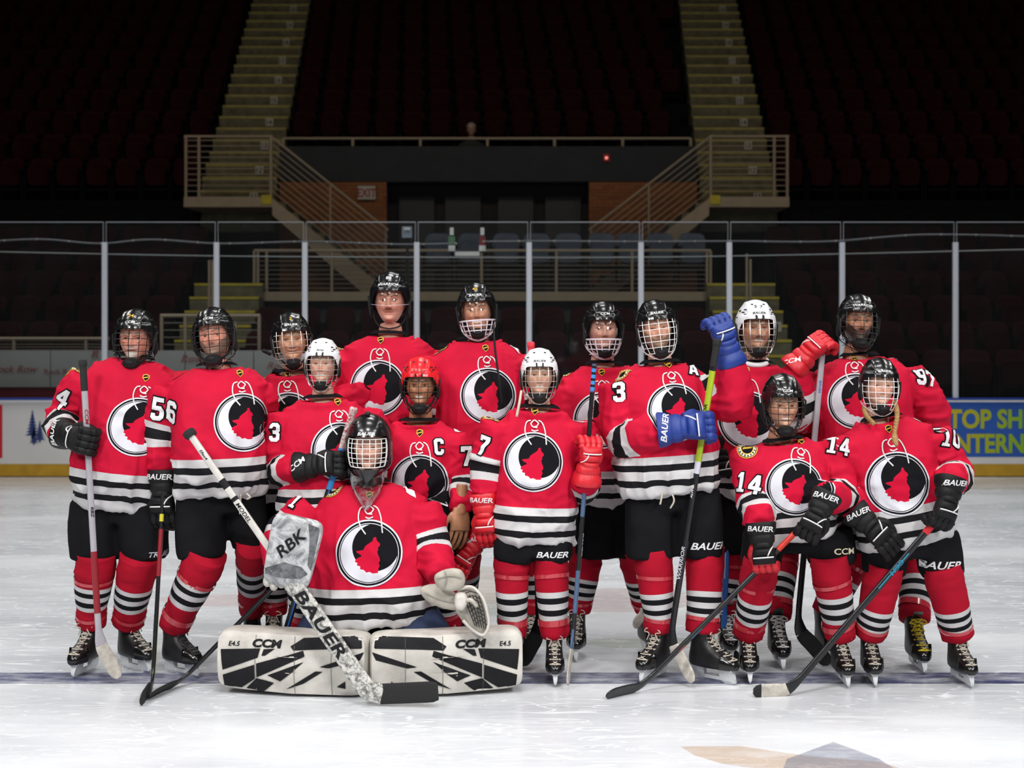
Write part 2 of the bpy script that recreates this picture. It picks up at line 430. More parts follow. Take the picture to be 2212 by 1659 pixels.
def clear_mat(name, tint=(1, 1, 1), gloss=0.08, rough=0.04, alpha_tint=0.95, smudge=0.0, sscale=3.0):
    if name in MATS: return MATS[name]
    m = bpy.data.materials.new(name); m.use_nodes = True; N = m.node_tree.nodes; L = m.node_tree.links; N.clear()
    o = N.new('ShaderNodeOutputMaterial'); t = N.new('ShaderNodeBsdfTransparent'); g = N.new('ShaderNodeBsdfGlossy'); mx = N.new('ShaderNodeMixShader')
    t.inputs[0].default_value = (*[c * alpha_tint for c in tint], 1); g.inputs['Roughness'].default_value = rough
    fr = N.new('ShaderNodeFresnel'); fr.inputs[0].default_value = 1.45
    ml = N.new('ShaderNodeMath'); ml.operation = 'MULTIPLY'; ml.inputs[1].default_value = gloss / 0.04; ml.use_clamp = True
    L.new(fr.outputs[0], ml.inputs[0]); L.new(ml.outputs[0], mx.inputs[0]); L.new(t.outputs[0], mx.inputs[1]); L.new(g.outputs[0], mx.inputs[2])
    last = mx
    if smudge:
        tc = N.new('ShaderNodeTexCoord'); n = N.new('ShaderNodeTexNoise'); n.inputs['Scale'].default_value = sscale; n.inputs['Detail'].default_value = 8; n.inputs['Roughness'].default_value = 0.75
        L.new(tc.outputs['Object'], n.inputs['Vector'])
        mr = N.new('ShaderNodeMapRange'); mr.inputs[1].default_value = 0.45; mr.inputs[2].default_value = 0.8; mr.inputs[3].default_value = 0.006; mr.inputs[4].default_value = smudge; L.new(n.outputs['Fac'], mr.inputs[0])
        d = N.new('ShaderNodeBsdfDiffuse'); d.inputs[0].default_value = (0.8, 0.82, 0.85, 1)
        m2 = N.new('ShaderNodeMixShader'); L.new(mr.outputs[0], m2.inputs[0]); L.new(mx.outputs[0], m2.inputs[1]); L.new(d.outputs[0], m2.inputs[2]); last = m2
    L.new(last.outputs[0], o.inputs[0]); MATS[name] = m; return m

JERSEY = jersey_mat(True); JERSEY_PLAIN = jersey_mat(False); SOCK = sock_mat(); SKIN = skin_mat()
M_white = mat('print_white', (0.72, 0.72, 0.74), 0.6, bump=0.1, bscale=600)
M_grey = mat('print_silver', (0.55, 0.55, 0.62), 0.6)
M_blackp = mat('print_black', (0.007, 0.007, 0.009), 0.8, spec=0.08)
M_redp = mat('print_red', RED, 0.8, spec=0.1)
M_gold = mat('print_gold', (0.62, 0.36, 0.02), 0.5)
M_cream = mat('print_cream', (0.66, 0.6, 0.42), 0.6)
M_pants = mat('pants_nylon', (0.0085, 0.0085, 0.010), 0.85, spec=0.10, noise=0.3, nscale=12, bump=0.25, bscale=90)
M_denim = mat('blue_pants', (0.01, 0.025, 0.075), 0.8, noise=0.4, nscale=20)
M_collar = mat('collar_knit', (0.008, 0.008, 0.010), 0.85, spec=0.08, bump=0.2, bscale=500)
M_lace = mat('lace_white', (0.74, 0.73, 0.72), 0.8)
M_shell_b = mat('helmet_black', (0.006, 0.006, 0.007), 0.24, spec=0.55, coat=0.25)
M_shell_w = mat('helmet_white', (0.78, 0.79, 0.82), 0.28, spec=0.5)
M_shell_r = mat('helmet_red', (0.72, 0.012, 0.02), 0.25, spec=0.5)
M_foam = mat('helmet_foam', (0.010, 0.010, 0.011), 0.7, spec=0.25)
M_vent = mat('helmet_vent', (0.006, 0.006, 0.006), 0.7)
M_wire_w = mat('wire_white', (0.78, 0.78, 0.76), 0.3, spec=0.6)
M_wire_c = mat('wire_chrome', (0.7, 0.68, 0.62), 0.25, metal=0.85)
M_wire_b = mat('wire_black', (0.01, 0.01, 0.01), 0.3, spec=0.6)
M_clearwire = mat('clear_guard', (0.72, 0.66, 0.72), 0.12, spec=0.8, coat=0.6)
M_visor = clear_mat('visor_clear', (1, 1, 1), 0.014, 0.06, 0.95)
M_boot = mat('boot_black', (0.009, 0.009, 0.010), 0.42, spec=0.5, noise=0.4, nscale=25, bump=0.15, bscale=120)
M_toe = mat('toe_cap', (0.006, 0.006, 0.006), 0.2, spec=0.6)
M_holder = mat('holder_white', (0.66, 0.68, 0.70), 0.35, noise=0.15, nscale=40)
M_steel = mat('blade_steel', (0.7, 0.72, 0.75), 0.2, metal=1.0)
M_lace_d = mat('lace_cream', (0.50, 0.45, 0.38), 0.8)
M_lace_k = mat('lace_black', (0.02, 0.02, 0.02), 0.8)
M_lace_y = mat('lace_yellow', (0.62, 0.48, 0.02), 0.8)
M_g_black = mat('glove_black', (0.008, 0.008, 0.009), 0.55, spec=0.22, noise=0.3, nscale=30, bump=0.2, bscale=150)
M_g_red = mat('glove_red', (0.60, 0.008, 0.02), 0.45, noise=0.2, nscale=30, bump=0.15, bscale=150)
M_g_blue = mat('glove_blue', (0.008, 0.035, 0.24), 0.5, noise=0.2, nscale=30, bump=0.15, bscale=150)
M_g_white = mat('glove_white', (0.7, 0.7, 0.7), 0.5)
M_tape_red = mat('tape_red', (0.55, 0.015, 0.025), 0.8)
M_tape_b = mat('tape_black', (0.012, 0.012, 0.013), 0.85, bump=0.4, bscale=160)
M_tape_w = mat('tape_white', (0.58, 0.54, 0.48), 0.85, noise=0.4, nscale=30, bump=0.3, bscale=160)
M_cleartape = mat('clear_tape', (0.46, 0.035, 0.05), 0.16, spec=0.7)
M_eye_w = mat('eye_white', (0.55, 0.52, 0.49), 0.4, spec=0.2)
M_eye_d = mat('eye_iris', (0.02, 0.014, 0.010), 0.3, spec=0.25)
M_glassesf = mat('spectacle_frame', (0.05, 0.04, 0.035), 0.3)
# ------------------------------------------------------------------ ice
def ice_mat():
    m, N, L, b = pbsdf('ice')
    tc = N.new('ShaderNodeTexCoord')
    def noise(scale, detail=6, rough=0.6, mapping=None, dist=0.0):
        n = N.new('ShaderNodeTexNoise'); n.inputs['Scale'].default_value = scale; n.inputs['Detail'].default_value = detail; n.inputs['Roughness'].default_value = rough; n.inputs['Distortion'].default_value = dist
        if mapping:
            mp = N.new('ShaderNodeMapping'); mp.inputs['Rotation'].default_value = (0, 0, mapping[0]); mp.inputs['Scale'].default_value = mapping[1]; L.new(tc.outputs['Object'], mp.inputs['Vector']); L.new(mp.outputs[0], n.inputs['Vector'])
        else: L.new(tc.outputs['Object'], n.inputs['Vector'])
        return n.outputs['Fac']
    def rng(x, a, c, lo, hi):
        r = N.new('ShaderNodeMapRange'); r.inputs[1].default_value = a; r.inputs[2].default_value = c; r.inputs[3].default_value = lo; r.inputs[4].default_value = hi; L.new(x, r.inputs[0]); return r.outputs[0]
    def mth(op, x, y):
        q = N.new('ShaderNodeMath'); q.operation = op
        for i, v in enumerate((x, y)):
            if isinstance(v, (int, float)): q.inputs[i].default_value = v
            else: L.new(v, q.inputs[i])
        return q.outputs[0]
    def line(f, w): return rng(mth('ABSOLUTE', mth('SUBTRACT', f, 0.5), 0), 0.0, w, 1.0, 0.0)
    patch = rng(noise(0.9, 7, 0.65, (0.2, (0.5, 1.3, 1))), 0.38, 0.66, 0.0, 1.0)
    scr = mth('MAXIMUM', line(noise(1.3, 2, 0.4, (0.35, (0.5, 2.2, 1))), 0.006), line(noise(1.7, 2, 0.4, (-0.5, (0.4, 2.0, 1))), 0.005))
    scr = mth('MAXIMUM', scr, line(noise(2.6, 3, 0.5, (0.05, (0.35, 1.8, 1)), 0.3), 0.008))
    scr = mth('MULTIPLY', scr, rng(noise(2.2, 3), 0.42, 0.62, 0.0, 1.0))
    scr = mth('MAXIMUM', scr, mth('MULTIPLY', mth('MAXIMUM', line(noise(4.5, 2, 0.4, (0.7, (0.3, 1.6, 1)), 0.4), 0.012), line(noise(5.5, 2, 0.4, (-0.25, (0.25, 1.7, 1)), 0.3), 0.012)), 0.7))
    streak = rng(noise(4.2, 7, 0.7, (0.06, (0.35, 3.0, 1)), 0.4), 0.56, 0.74, 0.0, 0.75)
    snow = mth('MAXIMUM', streak, rng(noise(16, 8, 0.78), 0.625, 0.68, 0.0, 1.0))
    frost = mth('MAXIMUM', mth('MULTIPLY', patch, 0.55), mth('MAXIMUM', scr, snow))
    mx = N.new('ShaderNodeMix'); mx.data_type = 'RGBA'; L.new(frost, mx.inputs[0]); mx.inputs[6].default_value = (0.54, 0.565, 0.60, 1); mx.inputs[7].default_value = (0.80, 0.815, 0.84, 1)
    L.new(mx.outputs[2], b.inputs['Base Color'])
    L.new(rng(frost, 0, 1, 0.16, 0.5), b.inputs['Roughness']); b.inputs['IOR'].default_value = 1.31
    bp = N.new('ShaderNodeBump'); bp.inputs['Strength'].default_value = 0.35; bp.inputs['Distance'].default_value = 0.004; L.new(mth('ADD', frost, mth('MULTIPLY', noise(40, 4), 0.35)), bp.inputs['Height']); L.new(bp.outputs[0], b.inputs['Normal'])
    return m
M_ice = ice_mat()
def paint_mat(name, col, cover):
    m, N, L, b = pbsdf(name); tc = N.new('ShaderNodeTexCoord')
    n = N.new('ShaderNodeTexNoise'); n.inputs['Scale'].default_value = 5; n.inputs['Detail'].default_value = 9; n.inputs['Roughness'].default_value = 0.7
    mp = N.new('ShaderNodeMapping'); mp.inputs['Scale'].default_value = (0.7, 2.0, 1); L.new(tc.outputs['Object'], mp.inputs[0]); L.new(mp.outputs[0], n.inputs['Vector'])
    r = N.new('ShaderNodeMapRange'); r.inputs[1].default_value = 0.62 - 0.35 * cover; r.inputs[2].default_value = 0.85 - 0.2 * cover; r.inputs[3].default_value = cover; r.inputs[4].default_value = 0.0
    L.new(n.outputs['Fac'], r.inputs[0]); L.new(r.outputs[0], b.inputs['Alpha'])
    b.inputs['Base Color'].default_value = (*col, 1); b.inputs['Roughness'].default_value = 0.25; b.inputs['IOR'].default_value = 1.31
    return m
ice = mk('floor', [(-22, -6, 0), (22, -6, 0), (22, 18.5, 0), (-22, 18.5, 0)], [(0, 1, 2, 3)], M_ice); props(ice, 'scratched white ice sheet of the rink with a painted blue line', 'ice', kind='structure')
M_pb = paint_mat('ice_paint_blue', (0.035, 0.04, 0.16), 0.85); M_po = paint_mat('ice_paint_orange', (0.60, 0.40, 0.22), 0.38); M_pr = paint_mat('ice_reflection_red', (0.66, 0.42, 0.40), 0.22); M_pn = paint_mat('ice_paint_navy', (0.26, 0.29, 0.38), 0.45)
M_pt = paint_mat('ice_reflection_tan', (0.60, 0.50, 0.38), 0.35); M_pg = paint_mat('ice_reflection_green', (0.52, 0.58, 0.42), 0.22)
def ice_poly(name, pix, m, z=0.0012):
    V = np.array([ICE(*p) for p in pix]); V[:, 2] = z; mk(name, V, [tuple(range(len(V)))[::-1]], m, ice, smooth=False)
Y0, Y1 = 6.84, 7.08
mk('painted_line', [(-14, Y0, .0012), (14, Y0, .0012), (14, Y1, .0012), (-14, Y1, .0012)], [(0, 1, 2, 3)], M_pb, ice, smooth=False)
def ice_blob(cx, cy, rx, ry, m):  # a coloured reflection on the ice, laid down as a tinted patch
    c = ICE(cx, cy); V = [(c[0] + rx * math.cos(t) * (1 + .12 * math.sin(3 * t)), c[1] + ry * math.sin(t) * (1 + .1 * math.cos(2 * t)), 0.0011) for t in np.linspace(0, 2 * math.pi, 33)[:-1]]
    mk('mark_or_reflection', V, [tuple(range(32))], m, ice, smooth=False)
# part of the painted centre emblem at the lower right
ice_poly('mark_or_reflection', [(1470, 1613), (1600, 1612), (1740, 1633), (1900, 1646), (1990, 1675), (1850, 1690), (1680, 1668), (1560, 1650), (1500, 1632)], M_po)
ice_poly('mark_or_reflection', [(1700, 1640), (1800, 1603), (1900, 1640), (1990, 1700), (1790, 1672), (1690, 1665)], M_pn, 0.0016)
ice_blob(1330, 1295, 0.55, 0.5, M_pr); ice_blob(1040, 1262, 0.5, 0.9, M_pt); ice_blob(500, 1297, 0.5, 0.25, M_pr)  # not emblem paint: faint red, tan and green reflections put into colour
ice_blob(1440, 1390, 0.5, 0.16, M_pg); ice_blob(90, 1040, 1.6, 0.8, M_pt); ice_blob(2170, 1046, 1.8, 0.8, M_pt); ice_blob(1040, 1318, .3, .2, M_pg)

# ------------------------------------------------------------------ boards
BY = 18.5
def bx(px): return (px - CX) * BY / F
M_board = mat('board_white', (0.78, 0.79, 0.80), 0.3, spec=0.5, noise=0.06, nscale=3)
M_kick = mat('kickplate_yellow', (0.62, 0.36, 0.025), 0.45, noise=0.25, nscale=6)
M_capb = mat('cap_blue', (0.02, 0.06, 0.35), 0.4)
M_capw = mat('cap_white', (0.74, 0.76, 0.80), 0.4)
wallb = empty('wall_back', (0, BY, 0), 'white rink boards with a yellow kickplate behind the players', 'rink boards', kind='structure')
edges = [-560, -318, -17, 225, 467, 658, 900, 1143, 1385, 1576, 1820, 2065, 2307, 2549, 2791]
for i in range(len(edges) - 1):
    x0, x1 = bx(edges[i]) + .002, bx(edges[i + 1]) - .002
    MB().box((x0, BY, .175), (x1, BY + .06, 1.02)).build('board_panel', M_board, wallb, smooth=False)
    MB().box((x0, BY - .012, .012), (x1, BY + .06, .172)).build('kickplate', M_kick, wallb, smooth=False)
    MB().box((x0, BY - .03, 1.02), (x1, BY + .12, 1.055), 0).box((x0, BY - .032, 1.045), (x1, BY + .12, 1.075), 1).build('cap_rail', [M_capw, M_capb], wallb, smooth=False)
def board_print(name, V2, Fc, px, py, m, off=0.004, sc=1.0):
    c = P(px, py, BY - off); V = [(c[0] + x * sc, BY - off, c[2] + y * sc) for x, y in V2]
    mk(name, V, Fc, m, wallb, smooth=False)
M_adblue = mat('ad_blue', (0.028, 0.12, 0.52), 0.4, noise=0.1, nscale=2)
q = P(2030, 869, BY); q2 = P(2420, 987, BY)
MB().box((q[0], BY - .003, q2[2]), (q2[0], BY, q[2])).build('ad_panel', M_adblue, wallb, smooth=False)
def ad_text_mat():
    m, N, L, b = pbsdf('ad_lettering'); tc = N.new('ShaderNodeTexCoord'); sp = N.new('ShaderNodeSeparateXYZ'); L.new(tc.outputs['Object'], sp.inputs[0])
    r = N.new('ShaderNodeMapRange'); r.inputs[1].default_value = 5.9; r.inputs[2].default_value = 7.2; L.new(sp.outputs[0], r.inputs[0])
    mx = N.new('ShaderNodeMix'); mx.data_type = 'RGBA'; mx.inputs[6].default_value = (0.62, 0.50, 0.02, 1); mx.inputs[7].default_value = (0.18, 0.52, 0.03, 1); L.new(r.outputs[0], mx.inputs[0]); L.new(mx.outputs[2], b.inputs['Base Color']); b.inputs['Roughness'].default_value = 0.4
    return m
M_adt = ad_text_mat()
for s, x, y, sx in (('TOP SHELF', 2048, 905, 1.0), ('INTERNET', 2052, 958, 0.98)):
    V2, Fc = text2d(s, 0.25, 0.035, 0.0, 0.86 * sx, 2.0); V2 = V2 - A(V2[:, 0].min(), 0)
    board_print('ad_lettering', V2, Fc, x, y, M_adt, 0.006)
M_tree = mat('ad_tree_blue', (0.022, 0.045, 0.20), 0.4)
def tree_poly(cx, base, h, w, n=8):
    L_, R_ = [], []
    for i in range(n):
        t = i / n; z = base + h * (1 - t) ; ww = w * (0.12 + t * 0.9)
        L_ += [(cx - ww * .28, z), (cx - ww, z - h / n * 0.95)]; R_ += [(cx + ww * .28, z), (cx + ww, z - h / n * 0.95)]
    return [(cx, base + h * 1.06)] + R_ + [(cx + w * .15, base), (cx + w * .15, base - h * .12), (cx - w * .15, base - h * .12), (cx - w * .15, base)] + L_[::-1]
for cx, b0, h, w in ((0, -.10, .34, .11), (.10, -.16, .26, .085), (.02, -.2, .22, .07)):
    tp = tree_poly(cx, b0, h, w); V2, Fc = refine2d(np.array(tp), [tuple(range(len(tp)))], 3)
    board_print('tree_emblem', V2, Fc, 70, 925, M_tree)
board_print('ad_panel', A(-.6, -.36, .0, -.36, .0, .36, -.6, .36).reshape(4, 2), [(0, 1, 2, 3)], 5, 932, mat('ad_red', (0.62, 0.02, 0.04), 0.4))

# ------------------------------------------------------------------ glass: panes, posts, cables
GT, PT = 3.46, 3.19
M_pane = clear_mat('rink_glass', (0.97, 1.0, 1.0), 0.03, 0.03, 0.93, smudge=0.014, sscale=1.3)
M_edge = mat('glass_edge', (0.34, 0.36, 0.40), 0.3)
M_post = mat('post_aluminium', (0.62, 0.66, 0.74), 0.45, metal=0.0)
for i in range(len(edges) - 1):
    w = empty('window_%d' % (i + 1), (bx(edges[i]), BY + .03, 1.07), 'clear tall rink glass panel standing on the boards, number %d from the far end' % (i + 1), 'glass panel', kind='structure')
    x0, x1 = bx(edges[i]) + .022, bx(edges[i + 1]) - .022
    MB().box((x0, BY + .024, 1.07), (x1, BY + .036, GT)).build('pane', M_pane, w, smooth=False)
    e = MB(); e.box((x0, BY + .022, GT), (x1, BY + .038, GT + .012)); e.box((x0 - .006, BY + .022, PT), (x0, BY + .038, GT + .012)); e.box((x1, BY + .022, PT), (x1 + .006, BY + .038, GT + .012))
    e.build('pane_edge', M_edge, w, smooth=False)
    xp = bx(edges[i])
    V, Fc = tube([(xp, BY + .03, 1.06), (xp, BY + .03, PT)], .038, 12, hint=(1, 0, 0), r2=.035, ex=4)
    mk('support_post', V, Fc, M_post, wallb, True, sharp=40)
M_cable = mat('net_cable', (0.20, 0.20, 0.23), 0.5); M_cable2 = mat('net_rope_white', (0.42, 0.43, 0.44), 0.6); M_clip = mat('net_clip', (0.55, 0.48, 0.40), 0.5)
def cable(pix, Y, r, m, label, clips=0):
    pts = smooth_path([P(x, y, Y) for x, y in pix], 60); c = empty('net_cable', pts[0], label, 'cable')
    V, Fc = tube(pts, r, 6); mk('rope', V, Fc, m, c)
    if clips:
        for p in smooth_path([P(x, y, Y) for x, y in pix], clips): V, Fc = ellipsoid(p, .016, .016, .016, 8, 6); mk('clip', V, Fc, M_clip, c)
cable([(-60, 524), (90, 517), (225, 526), (310, 518), (467, 526), (658, 522), (900, 528), (985, 526)], 18.9, .013, M_cable, 'sagging dark netting cable with clips, reaching from the boards by the tree emblem', 16)
cable([(1045, 522), (1143, 521), (1385, 522), (1576, 521), (1820, 520), (1900, 513), (1990, 507), (2065, 507), (2260, 512)], 18.9, .013, M_cable, 'sagging dark netting cable with clips, reaching over the blue advert side', 17)
cable([(-60, 543), (467, 553), (900, 556), (1385, 556), (1700, 551), (2260, 538)], 18.8, .009, M_cable2, 'thin straight white netting rope behind the upper glass')

def one_bar_(name, a, b, r, parent, m): V, Fc = tube([a, b], r, 8); return mk(name, V, Fc, m, parent, True, sharp=50)
# goal signal lamps on a bracket behind the glass
M_wl = mat('signal_white', (0.8, 0.8, 0.8), 0.4); M_gl = mat('signal_green', (0.10, 0.24, 0.12), 0.4); M_rl = mat('signal_red', (0.22, 0.02, 0.03), 0.4); M_dk = mat('dark_metal', (0.02, 0.02, 0.022), 0.5)
g = empty('signal_lamps', P(1010, 548, 19.0), 'pair of green and red goal signal lamps on a white bracket behind the glass', 'signal lamp')
def pbox(x0, y0, x1, y1, Y, d, name, m, parent):
    a = P(x0, y1, Y); b = P(x1, y0, Y); return MB().box((a[0], Y - d, a[2]), (b[0], Y + d, b[2])).build(name, m, parent, smooth=False)
pbox(983, 544, 1036, 553, 19.0, .04, 'bracket', M_wl, g); pbox(972, 538, 1046, 545, 19.02, .04, 'back_bar', M_dk, g)
for x, mm in ((976, M_gl), (1042, M_rl)):
    pbox(x - 4, 492, x + 4, 508, 19.0, .03, 'lamp_top', M_wl, g); pbox(x - 7, 511, x + 7, 531, 19.0, .04, 'lamp', mm, g); pbox(x - 7, 531, x + 7, 543, 19.0, .05, 'lamp_base', M_wl, g)
g = empty('speaker_box', P(880, 515, 19.0), 'small pale blue box mounted behind the glass near the brick wall', 'box'); pbox(869, 490, 890, 514, 19.0, .05, 'case', mat('box_pale', (0.28, 0.33, 0.42), 0.5), g); pbox(873, 492, 886, 497, 18.94, .012, 'label_strip', M_wl, g); one_bar_('stand', P(880, 514, 19.0), A(P(880, 514, 19.0)[0], 19.0, 0), .02, g, M_dk)

# ------------------------------------------------------------------ stands
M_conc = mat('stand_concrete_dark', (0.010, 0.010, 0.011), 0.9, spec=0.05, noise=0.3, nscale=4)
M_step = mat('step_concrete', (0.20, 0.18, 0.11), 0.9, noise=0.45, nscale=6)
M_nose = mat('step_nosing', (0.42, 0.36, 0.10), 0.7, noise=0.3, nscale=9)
M_nosey = mat('step_nosing_yellow', (0.62, 0.50, 0.04), 0.7, noise=0.25, nscale=9)
M_plate = mat('row_plate', (0.48, 0.46, 0.40), 0.7)
M_rail = mat('rail_beige', (0.36, 0.28, 0.20), 0.55)
M_beam = mat('beam_beige', (0.40, 0.31, 0.22), 0.8, noise=0.15, nscale=5)
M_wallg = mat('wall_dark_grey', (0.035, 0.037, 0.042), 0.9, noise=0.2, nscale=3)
AX = -0.43
Y0, Z0, RUN, RISE = 25.0, 4.50, 0.88, 0.607
ULX = lambda Y: -5.06 + (Y - 25) * (-5.63 + 5.06) / 8.2
URX = lambda Y: 4.18 + (Y - 25) * (4.78 - 4.18) / 8.2
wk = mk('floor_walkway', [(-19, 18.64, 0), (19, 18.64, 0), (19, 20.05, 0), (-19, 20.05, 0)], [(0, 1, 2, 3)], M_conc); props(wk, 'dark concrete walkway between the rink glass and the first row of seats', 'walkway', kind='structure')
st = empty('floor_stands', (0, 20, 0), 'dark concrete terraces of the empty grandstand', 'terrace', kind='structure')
for k in range(6):
    y = 20.0 + k * .78; z = .89 + k * .445
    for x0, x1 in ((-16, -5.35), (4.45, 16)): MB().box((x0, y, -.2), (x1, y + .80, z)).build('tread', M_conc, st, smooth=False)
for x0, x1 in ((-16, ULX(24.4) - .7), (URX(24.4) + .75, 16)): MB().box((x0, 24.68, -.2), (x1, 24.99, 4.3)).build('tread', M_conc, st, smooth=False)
NR = 12
for n in range(NR):
    y = Y0 + n * RUN; z = Z0 + n * RISE
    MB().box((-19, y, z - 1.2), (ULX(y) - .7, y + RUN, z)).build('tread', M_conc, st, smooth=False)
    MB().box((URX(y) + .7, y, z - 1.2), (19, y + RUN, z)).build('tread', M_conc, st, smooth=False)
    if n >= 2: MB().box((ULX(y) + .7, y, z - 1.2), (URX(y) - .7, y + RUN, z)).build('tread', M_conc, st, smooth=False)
for k in range(2): MB().box((-4.1, 20.0 + k * .8, -.2), (3.2, 20.8 + k * .8, 1.17 + k * .39)).build('tread', M_conc, st, smooth=False)
bw = mk('wall_far', [(-19, 35.6, 0), (19, 35.6, 0), (19, 35.6, 16), (-19, 35.6, 16)], [(0, 1, 2, 3)], M_wallg); props(bw, 'dark wall behind the last row of the stands', 'wall', kind='structure')

# aisle stairs with nosings and row plates
def aisle(side, cxf):
    s = empty('aisle_stairs', (cxf(Y0), Y0, Z0), 'upper concrete aisle stairs with olive nosings and white row plates, %s of the brick wall with the exit sign' % ('straight up from the landing' if side < 0 else 'on the side away'), 'stairs')
    s['label'] = ('upper aisle stairs with white row plates above the landing nearer the exit sign' if side < 0 else 'upper aisle stairs with white row plates above the landing farther from the exit sign')
    for n in range(NR):
        for h in range(2):
            y = Y0 + n * RUN + h * RUN / 2; z = Z0 + n * RISE + (h + 1) * RISE / 2 - .12
            c = cxf(y); MB().box((c - .7, y, z - .75), (c + .7, y + RUN / 2 + .02, z)).build('step', M_step, s, smooth=False)
            MB().box((c - .7, y - .012, z - .045), (c + .7, y + .05, z + .006)).build('nosing', M_nose, s, smooth=False)
            if h == 0:
                px = c + .33 if side > 0 else c + .32
                o = MB().box((px - .075, y - .02, z - .20), (px + .075, y - .004, z - .04)).build('row_plate', M_plate, s, smooth=False)
                V2, Fc = text2d(str(11 + n), 0.10, 0.02, 0, 0.9)
                mk('row_number', [(px + a, y - .022, z - .12 + b) for a, b in V2], Fc, M_dk, o, smooth=False)
    return s
aisle(-1, ULX); aisle(1, URX)
def low_aisle(cpx, label):
    c = (cpx - CX) * 21.4 / F
    s = empty('aisle_stairs', (c, 20.4, 1), label, 'stairs')
    for i in range(7):
        y = 20.35 + i * .33; z = 1.42 + i * .235
        MB().box((c - .56, y, 0), (c + .56, y + .35, z)).build('step', M_step, s, smooth=False)
        MB().box((c - .56, y - .012, z - .035), (c + .56, y + .05, z + .006)).build('nosing', M_nosey, s, smooth=False)
    o = MB().box((c + .25, 20.99, 2.02), (c + .4, 21.005, 2.17)).build('row_plate', M_plate, s, smooth=False)
    return c
lc = low_aisle(467, 'short lower stairs with yellow nosings behind the helmet of player 56'); rc = low_aisle(1622, 'short lower stairs with yellow nosings behind the white helmet 57')

# railings
def bar(mb, a, b, r=.022): mb.tube([a, b], r, 6)
def one_bar(name, a, b, r, parent, m=None): V, Fc = tube([a, b], r, 8); return mk(name, V, Fc, m or M_rail, parent, True, sharp=50)
pz0, pz1, pY = 2.70, 3.38, 22.4
x0, x1 = (548 - CX) * pY / F, (1536 - CX) * pY / F
MB().box((x0, pY, 2.55), (x1, pY + .3, 2.70)).build('platform_beam', M_beam, None, smooth=False)
pb = bpy.data.objects['platform_beam']; props(pb, 'beige concrete edge beam under the seating platform railing', 'beam', kind='structure')
MB().box((x0 + .2, pY + .12, 1.4), (x1 - .1, pY + .2, 2.56)).build('wall_platform', M_wallg, None, smooth=False); props(bpy.data.objects['wall_platform'], 'dark wall under the seating platform behind the players', 'wall', kind='structure')
MB().box((x0 - .1, pY + .2, 2.4), (x1 + .1, 25.6, 2.68)).build('floor_platform', M_conc, None, smooth=False); props(bpy.data.objects['floor_platform'], 'dark floor of the seating platform before the doors', 'floor', kind='structure')
r = empty('platform_railing', (0, pY, pz0), 'long low beige railing with thin wires in front of the blue seats', 'railing')
one_bar('top_rail', (x0, pY + .05, pz1), (x1, pY + .05, pz1), .026, r)
for i in range(8): one_bar('wire', (x0, pY + .06, pz0 + .06 + i * .075), (x1, pY + .06, pz0 + .06 + i * .075), .007, r, mat('rail_wire', (0.20, 0.17, 0.13), 0.4))
for px in (548, 556, 575, 716, 880, 1040, 1202, 1366, 1528, 1536): one_bar('post', ((px - CX) * pY / F, pY + .05, pz0 - .1), ((px - CX) * pY / F, pY + .05, pz1), .024, r)

def stair_flight(side, land, cx_land, foot, foot_z, label_s, label_r, label_l):
    """landing box + diagonal stairs to the platform floor; px coordinates at Y=24"""
    Yl = 24.0
    (l0, l1) = land; lo, hi = min(l0, l1), max(l0, l1); zt = P(0, 425, Yl)[2]; zb = P(0, 447, Yl)[2]
    a, b = (lo - CX) * Yl / F, (hi - CX) * Yl / F
    ld = MB().box((a, Yl, zb), (b, Y0 + .05, zt)).build('landing', M_beam, None, smooth=False); props(ld, label_l, 'landing', kind='structure')
    # railing round the landing
    rr = empty('stair_railing', (a, Yl, zt), label_r, 'railing'); top = P(0, 294, Yl)[2]
    one_bar('top_rail', (a, Yl + .03, top), (b, Yl + .03, top), .024, rr)
    for x in (a + .03, a + .26, b - .03) if side < 0 else (a + .03, b - .26, b - .03): one_bar('post', (x, Yl + .03, zt), (x, Yl + .03, top), .028, rr)
    for i in range(10): one_bar('bar', (a, Yl + .03, zt + .1 + i * .1), (b, Yl + .03, zt + .1 + i * .1), .008, rr)
    # flight
    s0 = P(land[1], 428, Yl); s1 = P(foot, foot_z, Yl); d = s1 - s0
    f = empty('flight_of_stairs', s0, label_s, 'stairs')
    mb = MB(); t = .16
    V = []
    for yy in (Yl, Yl + .08): V += [s0 + A(0, 0, 0), s1, s1 + A(0, 0, -.42), s0 + A(0, 0, -.30)]
    V = np.array(V); V[:4, 1] = Yl; V[4:, 1] = Yl + .08
    mb.add(V, [(0, 3, 2, 1), (4, 5, 6, 7), (0, 1, 5, 4), (1, 2, 6, 5), (2, 3, 7, 6), (3, 0, 4, 7)]); mb.build('stringer', M_beam, f, smooth=False)
    ns = 9
    for i in range(ns):
        c = s0 + d * ((i + .5) / ns); w = abs(d[0]) / ns / 2
        MB().box((c[0] - w, Yl + .08, c[2] - .12), (c[0] + w, Yl + 1.1, c[2] + .02)).build('step', M_step, f, smooth=False)
    mb = MB().obox(s0 + A(-.1 * side * -1, -.01, -.03), (.09, 0, 0), (0, .012, 0), (0, 0, .08)); mb.build('nosing', M_nosey, f, smooth=False)
    up = top - zt
    for i in range(9):
        h = up * (i + 1) / 9; one_bar('bar' if i < 8 else 'top_rail', s0 + A(0, .03, h), s1 + A(0, .03, h), .010 if i < 8 else .022, rr)
    for tt in (.5, .98): c = s0 + d * tt; one_bar('post', c + A(0, .03, 0), c + A(0, .03, up), .018, rr)
stair_flight(-1, (397, 588), None, 838, 628, 'beige diagonal flight of stairs in front of the brick wall with the exit sign', 'beige barred railing around the landing and stairs by the exit sign', 'beige landing slab at the head of the stairs by the exit sign')
